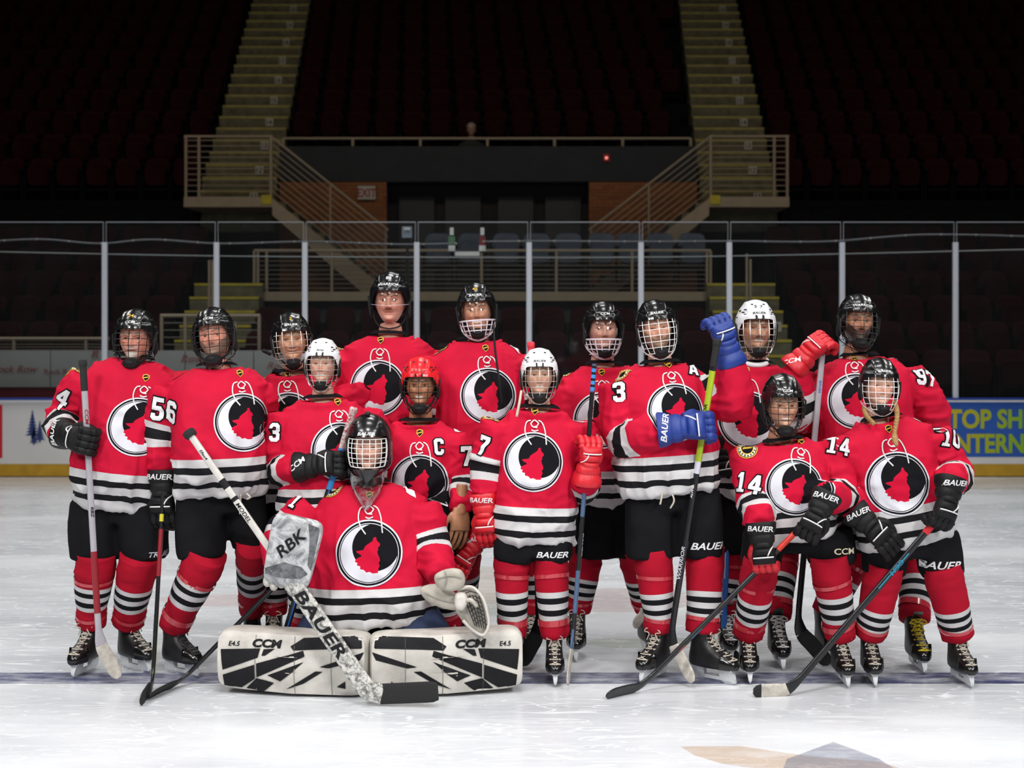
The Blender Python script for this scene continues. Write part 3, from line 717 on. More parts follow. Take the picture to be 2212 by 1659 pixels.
stair_flight(1, (1705, 1532), None, 1272, 628, 'beige diagonal flight of stairs in front of the brick wall without a sign', 'beige barred railing around the landing and stairs away from the exit sign', 'beige landing slab at the head of the stairs away from the exit sign')

# brick walls, doors, upper wall
def brick_mat():
    m, N, L, b = pbsdf('brick_orange'); tc = N.new('ShaderNodeTexCoord'); mp = N.new('ShaderNodeMapping'); mp.inputs['Rotation'].default_value = (math.pi / 2, 0, 0); L.new(tc.outputs['Object'], mp.inputs[0])
    k = N.new('ShaderNodeTexBrick'); k.inputs['Color1'].default_value = (0.30, 0.105, 0.03, 1); k.inputs['Color2'].default_value = (0.21, 0.07, 0.022, 1); k.inputs['Mortar'].default_value = (0.12, 0.07, 0.045, 1)
    k.inputs['Scale'].default_value = 1.0; k.inputs['Brick Width'].default_value = 0.2; k.inputs['Row Height'].default_value = 0.067; k.inputs['Mortar Size'].default_value = 0.006
    L.new(mp.outputs[0], k.inputs['Vector']); L.new(k.outputs['Color'], b.inputs['Base Color']); b.inputs['Roughness'].default_value = 0.9; return m
M_brick = brick_mat(); WY = 25.5
def wbox(x0, y0, x1, y1, Y, d, name, m, label, cat): o = pbox(x0, y0, x1, y1, Y, d, name, m, None); props(o, label, cat, kind='structure'); return o
wbox(606, 393, 836, 660, WY, .1, 'wall_brick', M_brick, 'orange brick wall carrying the exit sign', 'wall')
wbox(1272, 393, 1504, 660, WY, .1, 'wall_brick', M_brick, 'orange brick wall on the side without the exit sign', 'wall')
wbox(606, 318, 1504, 394, WY, .12, 'wall_upper', M_wallg, 'dark grey wall panel above the doors', 'wall')
wbox(836, 394, 1272, 670, WY + .5, .05, 'wall_entry', mat('entry_black', (0.012, 0.012, 0.013), .8), 'black recess wall around the entrance doors', 'wall')
M_door = mat('door_black', (0.018, 0.018, 0.02), 0.5)
for i, x in enumerate((862, 962, 1076, 1178)):
    d = wbox(x, 425, x + 76, 665, WY + .4, .03, 'door_%d' % (i + 1), M_door, 'black entrance door number %d in the dark recess' % (i + 1), 'door')
    BASE[d] = np.zeros(3)
    pbox(x + 4, 427, x + 70, 429, WY + .36, .01, 'door_head', M_wallg, d); pbox(x + 60, 540, x + 66, 552, WY + .35, .02, 'door_handle', M_edge, d)
ex = empty('exit_sign', P(791, 432, WY - .13), 'white exit sign with red letters on the brick wall', 'sign'); pbox(773, 402, 811, 431, WY - .14, .03, 'panel', M_plate, ex)
V2, Fc = text2d('EXIT', .16, .02, 0, .78); c = P(792, 416.5, WY - .18); mk('lettering', [(c[0] + a, c[1], c[2] + b) for a, b in V2], Fc, mat('exit_red', (0.30, 0.02, 0.02), .5), ex, smooth=False)
al = empty('alarm_light', P(1310, 341, WY - .2), 'small glowing red alarm light on the dark grey wall', 'alarm light'); pbox(1303, 333, 1317, 349, WY - .14, .02, 'back_plate', mat('alarm_red', (0.3, 0.01, 0.01), .4), al)
em = bpy.data.materials.new('alarm_glow'); em.use_nodes = True; em.node_tree.nodes['Principled BSDF'].inputs['Emission Color'].default_value = (1, .25, .2, 1); em.node_tree.nodes['Principled BSDF'].inputs['Emission Strength'].default_value = 0.9
V, Fc = ellipsoid(P(1310, 341, WY - .19), .03, .03, .03, 10, 8); mk('lens', V, Fc, em, al)
r = empty('balcony_railing', P(1050, 320, WY), 'long thin beige railing on top of the dark wall above the doors', 'railing')
one_bar('top_rail', P(612, 299, WY), P(1492, 299, WY), .026, r)
for px in (612, 762, 908, 1053, 1198, 1345, 1492): one_bar('post', P(px, 320, WY), P(px, 299, WY), .03, r)
# railings by the lower aisles and front rows
def front_rail(x0, x1, y0, y1, Y, posts, label):
    y1b = HY + CH * F / Y
    r = empty('front_railing', P(x0, y1, Y), label, 'railing'); one_bar('top_rail', P(x0, y0, Y), P(x1, y0, Y), .028, r)
    for x in posts: one_bar('post', P(x, y1b, Y), P(x, y0, Y), .026, r)
    for i in range(4): yy = y0 + (y1 - y0) * (i + 1) / 5; one_bar('wire', P(x0, yy, Y), P(x1, yy, Y), .007, r, MATS['rail_wire'])
front_rail(-40, 236, 732, 762, 19.75, (-38, 30, 186), 'low beige front railing beyond the glass beside helmet 24')
front_rail(347, 562, 682, 760, 19.75, (349, 400, 560), 'beige front railing between helmets 24 and 56')
hr = empty('hand_rail', P(1617, 720, 21), 'narrow beige double handrail standing on the stairs behind white helmet 57', 'railing')
for px in (1613, 1621): one_bar('post', P(px, 745, 21), P(px, 548 if px < 1617 else 560, 21), .02, hr)
hr = empty('hand_rail', P(455, 720, 21), 'narrow beige double handrail standing on the stairs behind helmet 56', 'railing')
for px in (452, 459): one_bar('post', P(px, 745, 21), P(px, 562, 21), .02, hr)
# advert wall in front of the lower seats, seen through the glass
aw = empty('wall_advert', P(0, 835, 19.4), 'white advertising wall with faded red script beyond the glass', 'wall', kind='structure')
for a, b in ((-420, 110), (112, 250), (252, 400), (402, 548), (550, 700)): pbox(a, 757, b, 836, 19.4, .04, 'panel', mat('advert_white', (0.50, 0.49, 0.47), .6), aw)
pbox(-420, 836, 700, 870, 19.42, .04, 'lower_band', mat('advert_red', (0.22, 0.012, 0.02), .6), aw)
for s, x, y, h, sh in (('Rock Row', 32, 797, .10, .35), ('Rock Row', 132, 803, .075, 0), ('Row', 416, 775, .11, .35), ('R', 205, 764, .12, .3), ('Row', 600, 790, .10, .3)):
    V2, Fc = text2d(s, h, .015, sh, 1.1); c = P(x, y, 19.35); mk('lettering', [(c[0] + a, c[1], c[2] + b) for a, b in V2], Fc, mat('advert_script', (0.40, 0.14, 0.13), .6), aw, smooth=False)

# seats -----------------------------------------------------------------
M_seat = mat('seat_maroon', (0.030, 0.005, 0.007), 0.7, spec=0.05, noise=0.35, nscale=8)
M_seatb = mat('seat_blue', (0.07, 0.10, 0.16), 0.5, noise=0.3, nscale=8); M_frame = mat('seat_frame', (0.006, 0.006, 0.007), 0.8, spec=0.08)
def seat_meshes(m, nm):
    def panel(w, h, y, z, tilt, th=.03, bow=.03):
        n = 28; a = np.arange(n) / n * 2 * math.pi
        ca = np.sign(np.cos(a)) * np.abs(np.cos(a)) ** (2 / 4.5); sa = np.sign(np.sin(a)) * np.abs(np.sin(a)) ** (2 / 3.4)
        rings = []
        for off, k in ((-th / 2, .86), (-th / 2, .93), (0, 1.0), (th / 2, .93), (th / 2, .5)):
            x = ca * w / 2 * k; zz = sa * h / 2 * k; yy = off + bow * (x / (w / 2)) ** 2 * -1 + tilt * zz
            rings.append(np.stack([x, yy + y, zz + z], 1))
        c0 = np.array([[0, -th / 2 + y, z]]); V = np.concatenate(rings + [c0]); Fc = ring_faces(5, n, False); Fc += [(len(V) - 1, (j + 1) % n, j) for j in range(n)]
        return V, Fc
    V, Fc = panel(.47, .50, .22, .60, .18); back = mesh_data(nm + '_backrest', V, Fc, m, True, sharp=60)
    V, Fc = panel(.42, .40, .10, .50, -.10, .05); pan = mesh_data(nm + '_pan', V, Fc, m, True, sharp=60)
    b = MB()
    for s in (-1, 1): b.box((s * .245 - .016, .05, 0), (s * .245 + .016, .22, .56)); b.box((s * .245 - .02, -.12, .56), (s * .245 + .02, .24, .60))
    b.box((-.25, .14, .22), (.25, .18, .27))
    fr = b.data(nm + '_frame', M_frame, smooth=False); return fr, back, pan
SM = seat_meshes(M_seat, 'seat'); SB = seat_meshes(M_seatb, 'seatb')
ORD = 'first second third fourth fifth sixth seventh eighth ninth tenth eleventh twelfth thirteenth fourteenth fifteenth sixteenth seventeenth eighteenth nineteenth twentieth'.split()
NSEAT = [0]
def seat(sm, x, y, z, label, group):
    o = inst('arena_seat', sm[0], Matrix.Translation((x, y, z))); props(o, label, 'seat', group)
    inst('backrest', sm[1], None, o); inst('seat_pan', sm[2], None, o); NSEAT[0] += 1
def inframe(x, y, z): px = CX + F * x / y; py = HY - F * (z - CH) / y; return -25 < px < 2237 and -20 < py
def vis(x, y, z, lim=None): return inframe(x, y, z + .6)
rest = MB()
def seat_rows(xa, xb, dirn, y, z, row, sect, word):
    n = int(abs(xb - xa) / .545)
    for i in range(n):
        x = xa + dirn * (.28 + i * .545)
        if not inframe(x, y + .3, z + .55): continue
        if NSEAT[0] < 300 and i < 20: seat(SM, x, y + .25, z, 'maroon seat %s, %s row up, %s from aisle' % (word, ORD[row], ORD[i]), 'maroon seats ' + sect)
        else:
            for me in SM[:1]:
                rest.add(np.array([v.co[:] for v in me.vertices]) + A(x, y + .25, z), [tuple(p.vertices) for p in me.polygons], 1)
            for me in SM[1:]:
                rest.add(np.array([v.co[:] for v in me.vertices]) + A(x, y + .25, z), [tuple(p.vertices) for p in me.polygons], 0)
for k in range(6):
    y = 20.0 + k * .78; z = .89 + k * .445
    seat_rows(-5.4, -12, -1, y, z, k, 'lower side block by helmet 24', 'in lower block beside helmet 24')
    seat_rows(4.5, 12, 1, y, z, k, 'lower side block by the blue advert', 'in lower block above blue advert')
for k in range(2): seat_rows(-4.05, 3.2, 1, 20.0 + k * .8, 1.17 + k * .39, k, 'under the platform', 'in block under platform railing')
for n in range(NR):
    y = Y0 + n * RUN; z = Z0 + n * RISE
    if n >= 2: seat_rows(ULX(y) + .75, URX(y) - .7, 1, y, z, n, 'upper middle block', 'in upper middle block')
for n in range(NR):
    y = Y0 + n * RUN; z = Z0 + n * RISE
    seat_rows(ULX(y) - .75, -13, -1, y, z, n, 'upper block by the exit sign side', 'in upper block beside exit sign')
    seat_rows(URX(y) + .75, 13, 1, y, z, n, 'upper block over the blue advert', 'in upper block over blue advert')
if rest.n:
    o = rest.build('seat_rows', [M_seat, M_frame], None); props(o, 'remaining maroon folding seats high in the dark upper stands', 'seats', kind='stuff')
for i, px in enumerate((945, 1017, 1093, 1160, 1229, 1302, 1365, 1430, 1500)):
    seat(SB, (px - CX) * 23.2 / F, 23.3, 2.92, 'blue-grey seat behind the platform railing, %s from the signal lamps side' % ORD[i], 'blue seats on the platform')

# lone spectator behind the balcony rail
# ------------------------------------------------------------------ heads
def head_data(tone, hair=(0.05, 0.03, 0.02), brow=None, beard=None, bstyle='', smile=0.5, teeth=False, lips=None, jaw=1.0, key=0):
    """one continuous head-and-neck surface, eye line at z=0, face towards -y, unit = metre"""
    a, b, c = .077, .100, .120
    zs = np.concatenate([np.linspace(.1199, .105, 5), np.linspace(.099, .045, 9), np.linspace(.041, -.085, 54), np.linspace(-.089, -.113, 8)])
    t = np.linspace(0, 2 * math.pi, 97)[:-1]; ph = t - .55 * np.sin(t)
    rad = (1 - np.abs(zs / c) ** 2.35) ** (1 / 2.35)
    sn, cs = np.sin(ph), np.cos(ph); e = 2 / 2.25
    S = np.sign(sn) * np.abs(sn) ** e; C = np.sign(cs) * np.abs(cs) ** e
    X = a * rad[:, None] * S; Y = -b * rad[:, None] * C; Z = np.repeat(zs[:, None], len(t), 1)
    fr = np.clip(C, 0, 1)[None, :] * np.ones_like(X)                       # 1 at the front
    X = X * (1 - .20 * sstep(-.01, -.11, Z) / jaw)
    Y = np.where(Y > 0, Y * (1 - .4 * sstep(-.03, -.11, Z)), Y)
    Y = Y - .030 * sstep(-.055, -.105, Z) * fr ** 1.5 + .004 * np.exp(-((Z + .078) / .012) ** 2) * fr
    g = lambda x, x0, w, z, z0, h: np.exp(-((x - x0) / w) ** 2 - ((z - z0) / h) ** 2)
    aX = np.abs(X); d = np.zeros_like(X)
    d += .006 * g(aX, .028, .022, Z, .022, .008)                            # brow
    d -= .011 * g(aX, .031, .017, Z, -.001, .012)                           # socket
    d += .0055 * g(aX, .038, .016, Z, -.032, .016) * (1 + smile)            # cheek
    nz = np.interp(Z, [-.050, -.043, -.036, -.028, -.01, .008, .02], [0, .010, .022, .024, .013, .005, 0])
    d += nz * np.exp(-(X / (.0085 + .006 * sstep(.0, -.036, Z))) ** 2)      # nose
    d += .007 * g(aX, .0125, .0055, Z, -.037, .006)                         # nostril wings
    mz = -.063 + smile * 5.0 * X ** 2                                       # mouth line
    ml = np.exp(-(X / .027) ** 4)
    d += .0048 * np.exp(-((Z - mz - .005) / .0045) ** 2) * ml + .0055 * np.exp(-((Z - mz + .0065) / .005) ** 2) * ml
    d -= .0055 * np.exp(-((Z - mz) / .0022) ** 2) * ml * (0.6 if teeth else 1)
    d += .006 * g(X, 0, .02, Z, -.098, .012)
    d += .0012 * smile * np.exp(-((aX - .031 - (-.045 - Z) * .25) / .004) ** 2) * sstep(-.035, -.045, Z) * sstep(-.085, -.07, Z) * -2.2   # smile crease
    d -= .009 * g(aX, .031, .0130, Z, -.0010, .0050)                        # eye opening
    isb = None
    if beard is not None:
        w = np.zeros_like(X)
        if 'm' in bstyle: w = np.maximum(w, g(X, 0, .030, Z, -.050, .0065) * 1.3)                                       # moustache
        if 'g' in bstyle: w = np.maximum(w, sstep(.036, .024, aX) * sstep(-.066, -.074, Z) * fr)                         # goatee
        if 'f' in bstyle: w = np.maximum(w, sstep(.002, -.008, Z + .054 - 1.0 * np.clip(aX - .022, 0, .045)) * sstep(.015, -.01, Y))   # full
        w = np.clip(w, 0, 1) * (1 - .95 * np.exp(-((Z - mz) / .0055) ** 4) * np.exp(-(X / .021) ** 4)); isb = w
        d += w * (.0045 if 'f' in bstyle or 'g' in bstyle else .003)
    Y = Y - d * fr ** .5
    ear = g(Y, .018, .016, Z, -.012, .026) * (aX > .04); X = X + np.sign(X) * .016 * ear * (1 - .6 * g(Y, .014, .008, Z, -.010, .014))
    # neck
    R = [np.stack([X, Y, Z], 2)]
    for z, r1, r2, yc in ((-.119, .050, .056, .006), (-.135, .058, .060, .014), (-.165, .063, .062, .018), (-.20, .067, .065, .020), (-.235, .080, .070, .024), (-.27, .12, .085, .03), (-.31, .15, .09, .03)):
        R.append(np.stack([r1 * S, yc - r2 * C, np.full_like(S, z)], 1)[None])
    V = np.concatenate(R).reshape(-1, 3); nr = sum(len(q) for q in R); n = len(t)
    Fc = [tuple(f[::-1]) for f in ring_faces(nr, n, True)]
    # colours
    k = len(V); col = np.tile(A(*tone), (k, 1)); m = X.size
    xf, zf, yf = X.ravel(), Z.ravel(), Y.ravel(); frf = fr.ravel(); ax = np.abs(xf)
    def paint(w, c_):
        w = np.clip(w, 0, 1)[:, None]; col[:m] = col[:m] * (1 - w) + np.asarray(c_) * w
    tn = A(*tone)
    paint(.45 * g(ax, .042, .02, zf, -.03, .02) * frf + .4 * g(xf, 0, .014, zf, -.032, .012) * frf, tn * A(1.05, .68, .62))
    mzf = mz.ravel(); mlf = ml.ravel()
    lp = lips if lips is not None else tn * A(.80, .42, .42)
    paint(.8 * np.exp(-((zf - mzf) / .0085) ** 4) * mlf * frf, lp)
    if teeth: paint(1.3 * np.exp(-((zf - mzf + .0005) / .0042) ** 6) * np.exp(-(xf / .021) ** 6) * frf, A(.75, .72, .66))
    else: paint(.9 * np.exp(-((zf - mzf) / .0018) ** 2) * mlf * frf, tn * .18)
    paint(.7 * g(ax, .007, .0035, zf, -.041, .0025) * frf, tn * .2)
    if isb is not None:
        nzv = vnoise(np.stack([xf * 400, yf * 400, zf * 250], 1), 3)
        paint(isb.ravel() * (.72 + .5 * nzv), A(*beard))
    bc = brow if brow is not None else hair
    paint(1.1 * np.exp(-((zf - .0185 - .006 * np.sin(np.clip((ax - .012) / .042, 0, 1) * 2.6)) / .0032) ** 2) * sstep(.008, .014, ax) * sstep(.054, .046, ax) * frf, A(*bc))
    paint(.85 * np.exp(-((zf - .0045 + ((ax - .031) / .02) ** 2 * .004) / .0014) ** 2) * np.exp(-((ax - .031) / .014) ** 4) * frf, tn * .12)     # lashes
    paint(sstep(.055, .07, zf) + sstep(.035, .05, yf) * sstep(-.08, -.05, zf), A(*hair))
    # where the eyes go
    q = np.argmin((xf - .031) ** 2 + (zf + .001) ** 2 + (frf < .2) * 1)
    return V, Fc, np.concatenate([col, np.ones((k, 1))], 1), yf[q]

# ------------------------------------------------------------------ helmets
def shell_grid(kind):
    nphi, nth = 72, 30
    ph = np.linspace(0, 2 * math.pi, nphi + 1)[:-1]
    a, b, c, zc = .106, .128, .134, .022
    front = np.cos(ph)
    zr = np.interp(front, [-1, -.5, 0.0, .35, .72, 1], [-.075, -.07, -.045, -.02, .046, .050])
    th = np.arccos(np.clip((zr - zc) / c, -1, 1))
    rows = []
    for i in range(nth + 1):
        u = i / nth; T = np.maximum(th * u, 1e-4)
        x = a * np.sin(T) * np.sin(ph); y = -b * np.sin(T) * np.cos(ph); z = c * np.cos(T)
        ax = np.abs(x); k = np.ones_like(x)
        k += .050 * np.exp(-((ax - .052 - .02 * np.clip(y, -.1, .1)) / .010) ** 2) * sstep(.25, .5, np.sin(T))   # two ridges
        k += .032 * sstep(.075, .066, z + zc) * sstep(-.2, .35, np.cos(ph))                                         # brow band
        k -= .022 * np.exp(-((z + zc - .083) / .005) ** 2) * sstep(.0, .4, np.abs(np.sin(ph)))                       # side groove
        k += .022 * sstep(.0, .012, y) ;  k += .012 * np.exp(-(x / .018) ** 2) * sstep(.02, -.02, y)
        if kind == 'c': k += .025 * sstep(.036, .030, ax) * sstep(-.02, -.05, y) * sstep(.115, .10, z)
        rows.append(np.stack([x * k, y * k, z * (1 + (k - 1) * .7) + zc], 1))
    for u, s in ((1.0, .93), (.85, .90), (.6, .90)):                        # rim and lining
        T = th * u; rows.append(np.stack([a * s * np.sin(T) * np.sin(ph), -b * s * np.sin(T) * np.cos(ph), c * s * np.cos(T) + zc + (0.0 if u < 1 else 0)], 1))
    V = np.concatenate(rows); return V, [f[::-1] for f in ring_faces(len(rows), nphi, False)], nphi, nth
_HM = {}
def rbox(c, ax, ay, az):
    return MB().obox(c, ax, ay, az)
def helmet_meshes(color, kind, word):
    key = (color, kind, word)
    if key in _HM: return _HM[key]
    shell = {'b': M_shell_b, 'w': M_shell_w, 'r': M_shell_r}[color]
    V, Fc, nphi, nth = shell_grid(kind); V = V.copy()
    me = mesh_data('helmet_shell', V, Fc, [shell, M_foam], True, [0 if i < nphi * nth else 1 for i in range(len(Fc))], 50)
    sf = Surf(V, Fc); parts = []
    vm = MB()
    for s in (-1, 1):
        for az, z, w, h in ((44, .10, .012, .003), (52, .086, .012, .003), (40, .075, .010, .0022), (24, .128, .007, .004), (75, .095, .013, .004), (80, .06, .012, .003)):
            p = A(s * math.sin(math.radians(az)), -math.cos(math.radians(az)), 0) * .3 + A(0, 0, z)
            h_ = sf.b.ray_cast(Vector(p), Vector((-p[0], -p[1], 0)).normalized())
            if h_[0] is None: continue
            q, n = A(*h_[0]), A(*h_[1]); r_ = unit(np.cross((0, 0, 1), n)); u_ = np.cross(n, r_)
            u2 = unit(u_ + r_ * .25 * s)
            vm.obox(q, r_ * w, n * .0022, u2 * h)
    parts.append(('vents', vm.data('vents', M_vent, False)))
    for s in (-1, 1):
        em = MB(); V2, F2 = ellipsoid((s * .098, .005, -.045), .014, .034, .042, 12, 8); em.add(V2, F2)
        em.tube([(s * .106, .02, .03), (s * .112, -.035, .02), (s * .108, -.045, -.02), (s * .10, -.05, -.07)], .005, 6)
        parts.append(('ear_guard', em.data('ear_guard', M_foam)))
    for s in (-1, 1):
        sm = MB(); h_ = sf.b.ray_cast(Vector((s * .018, -.3, .066)), Vector((0, 1, 0))); V2, F2 = ellipsoid(A(*h_[0]), .0055, .003, .0055, 8, 6); sm.add(V2, F2)
        sm.box((s * .018 - .004, -.145, .040), (s * .018 + .004, -.128, .066))
        parts.append(('cage_clip', sm.data('cage_clip', M_wire_b if color != 'w' else M_vent)))
    if word:
        m_ = M_white if color == 'b' else (M_blackp if color == 'w' else M_redd)
        V2, F2 = text2d(word, .0135, .02, .25 if word == 'BAUER' else .12, 1.25, .01)
        h_ = sf.b.ray_cast(Vector((0, -.3, .083)), Vector((0, 1, 0)))
        W = sf.lay(V2, A(*h_[0]), A(0, -.95, .3), A(0, 0, 1), .0012, .1)
        parts.append(('lettering', mesh_data('helmet_lettering', W, F2, m_)))
    _HM[key] = (me, parts, sf); return _HM[key]
M_redd = mat('print_dark_red', (0.28, 0.01, 0.012), 0.5)

CZ = [.060, .03, 0, -.04, -.08, -.115, -.145, -.165]
CW = [.099, .104, .106, .104, .097, .084, .066, .045]
CD = [.128, .142, .150, .156, .155, .146, .128, .100]
def cage_pt(al, z, k=1.0, zz=CZ):
    w = np.interp(z, zz[::-1], CW[::-1]) * k; dd = np.interp(z, zz[::-1], CD[::-1]) * k
    s, c_ = math.sin(al), math.cos(al); s = math.copysign(abs(s) ** .85, s)
    return A(w * s, .012 - dd * max(c_, 0) ** .8 if c_ > 0 else .012, z)
def cage_mesh(style, m):
    key = ('cage', style, m.name)
    if key in _HM: return _HM[key]
    mb = MB(); r = .0019
    if style == 'cage':
        hz = (.055, .026, -.004, -.036, -.068, -.100, -.130); va = (-72, -46, -24, -4, 4 + 16, 46, 72); va = (-74, -50, -29, -9.5, 9.5, 29, 50, 74)
        va = (-72, -48, -25, 0, 25, 48, 72)
    elif style == 'goalie':
        hz = (.050, .028, .004, -.022, -.048, -.072, -.095); va = (-58, -40, -22, -7, 7, 22, 40, 58)
    else:
        hz = (-.058, -.085, -.112, -.138, -.158); va = (-75, -52, -30, -10, 10, 30, 52, 75); r = .0032
    R = math.radians; lim = 62 if style == 'goalie' else 92
    for z in hz:
        mb.tube([cage_pt(R(al), z) for al in np.linspace(-lim, lim, 29)], r, 5)
    z0 = hz[0]; z1 = -.163 if style != 'goalie' else hz[-1]
    for al in va:
        zl = z1 if abs(al) < 50 else (-.135 if abs(al) < 60 else -.11)
        if style == 'goalie': zl = z1
        mb.tube([cage_pt(R(al), z) for z in np.linspace(z0, zl, 22)], r, 5)
    # rim
    if style == 'goalie':
        pts = [cage_pt(R(al), z0) for al in np.linspace(-62, 62, 21)] + [cage_pt(R(62), z) for z in np.linspace(z0, z1, 12)[1:]] + [cage_pt(R(al), z1) for al in np.linspace(62, -62, 21)[1:]] + [cage_pt(R(-62), z) for z in np.linspace(z1, z0, 12)[1:-1]]
    else:
        L_ = [cage_pt(R(-92), z) + A(0, 0, 0) for z in np.linspace(hz[0], -.10, 12)]
        lo = [cage_pt(R(al), -.10 - .066 * math.cos(R(al)) ** .8 if abs(al) < 90 else -.10) for al in np.linspace(-88, 88, 31)]
        pts = [cage_pt(R(al), z0) for al in np.linspace(88, -88, 25)] + L_ + lo + [cage_pt(R(92), z) for z in np.linspace(-.10, hz[0], 12)]
    mb.tube(pts, r * 1.5, 6, closed=True)
    _HM[key] = mb.data('cage', m); return _HM[key]
def visor_mesh(z1):
    key = ('visor', z1)
    if key in _HM: return _HM[key]
    rows = []; zs = np.linspace(.062, z1, 10); al = np.linspace(-85, 85, 33)
    for z in zs: rows += [cage_pt(math.radians(q), z + (.012 * abs(q) / 85 if z < 0 else 0), .97) for q in al]
    n = len(al); V = np.array(rows); V2 = V * A(.985, .985, 1); Fc = []
    for i in range(len(zs) - 1):
        for j in range(n - 1):
            q = (i * n + j, i * n + j + 1, (i + 1) * n + j + 1, (i + 1) * n + j); Fc.append(q[::-1]); Fc.append(tuple(k + len(V) for k in q))
    b = [i for i in range(n)] + [(i + 1) * n - 1 for i in range(1, len(zs))] + [(len(zs) - 1) * n + j for j in range(n - 2, -1, -1)] + [i * n for i in range(len(zs) - 2, 0, -1)]
    for i in range(len(b)): p, q = b[i], b[(i + 1) % len(b)]; Fc.append((p, q, q + len(V), p + len(V)))
    me = mesh_data('visor', np.concatenate([V, V2]), Fc, M_visor, True, None, 60); _HM[key] = me; return me
def chin_mesh():
    if 'chin' not in _HM:
        mb = MB(); V, Fc = ellipsoid((0, -.098, -.130), .047, .038, .030, 20, 12); V[:, 1] += .25 * (V[:, 0] ** 2) / .05; mb.add(V, Fc)
        V, Fc = ellipsoid((0, -.112, -.126), .030, .030, .018, 16, 10); mb.add(V, Fc)
        for s in (-1, 1): mb.tube([(s * .045, -.09, -.125), (s * .07, -.05, -.10), (s * .092, .0, -.05)], .006, 6)
        _HM['chin'] = mb.data('chin_cup', M_foam)
    return _HM['chin']
def goalie_mask():
    ph = np.linspace(0, 2 * math.pi, 81)[:-1]; nph = 80; rows = []
    zs = [.166, .164, .158, .148, .135, .118, .098, .078, .060] + list(np.linspace(.045, -.085, 12)) + [-.10, -.115, -.13, -.15, -.168, -.182]
    for z in zs:
        if z > .03: k = math.sqrt(max(1 - ((z - .03) / .1365) ** 2, 1e-4))
        else: k = 1.0 - .16 * sstep(-.06, -.19, z)
        x = .116 * k * np.sin(ph) * (1 - .42 * sstep(-.08, -.17, z)); y = -.140 * k * np.cos(ph)
        y = np.where(y > 0, y * (1 - .55 * sstep(-.08, -.18, z)), y - .012 * sstep(-.05, -.15, z))
        f = 1 + .025 * np.exp(-((np.abs(x) - .05) / .012) ** 2) * sstep(.05, .12, z) + .03 * sstep(.062, .05, z) * sstep(.08, .05, abs(z))
        rows.append(np.stack([x * f, y * f, np.full_like(x, z)], 1))
    V = np.concatenate(rows); Fc = []
    pd = np.degrees(np.where(ph > math.pi, ph - 2 * math.pi, ph))
    for i in range(len(zs) - 1):
        for j in range(nph):
            k = (j + 1) % nph; pm = (pd[j] + (pd[k] if abs(pd[k] - pd[j]) < 90 else pd[j])) / 2
            if abs(pm) < 60 and -.10 < (zs[i] + zs[i + 1]) / 2 < .055: continue
            if abs(pm) > 120 and (zs[i] + zs[i + 1]) / 2 < -.09: continue
            Fc.append((i * nph + j, (i + 1) * nph + j, (i + 1) * nph + k, i * nph + k))
    Fc.append(tuple(range(nph)))
    return V, Fc

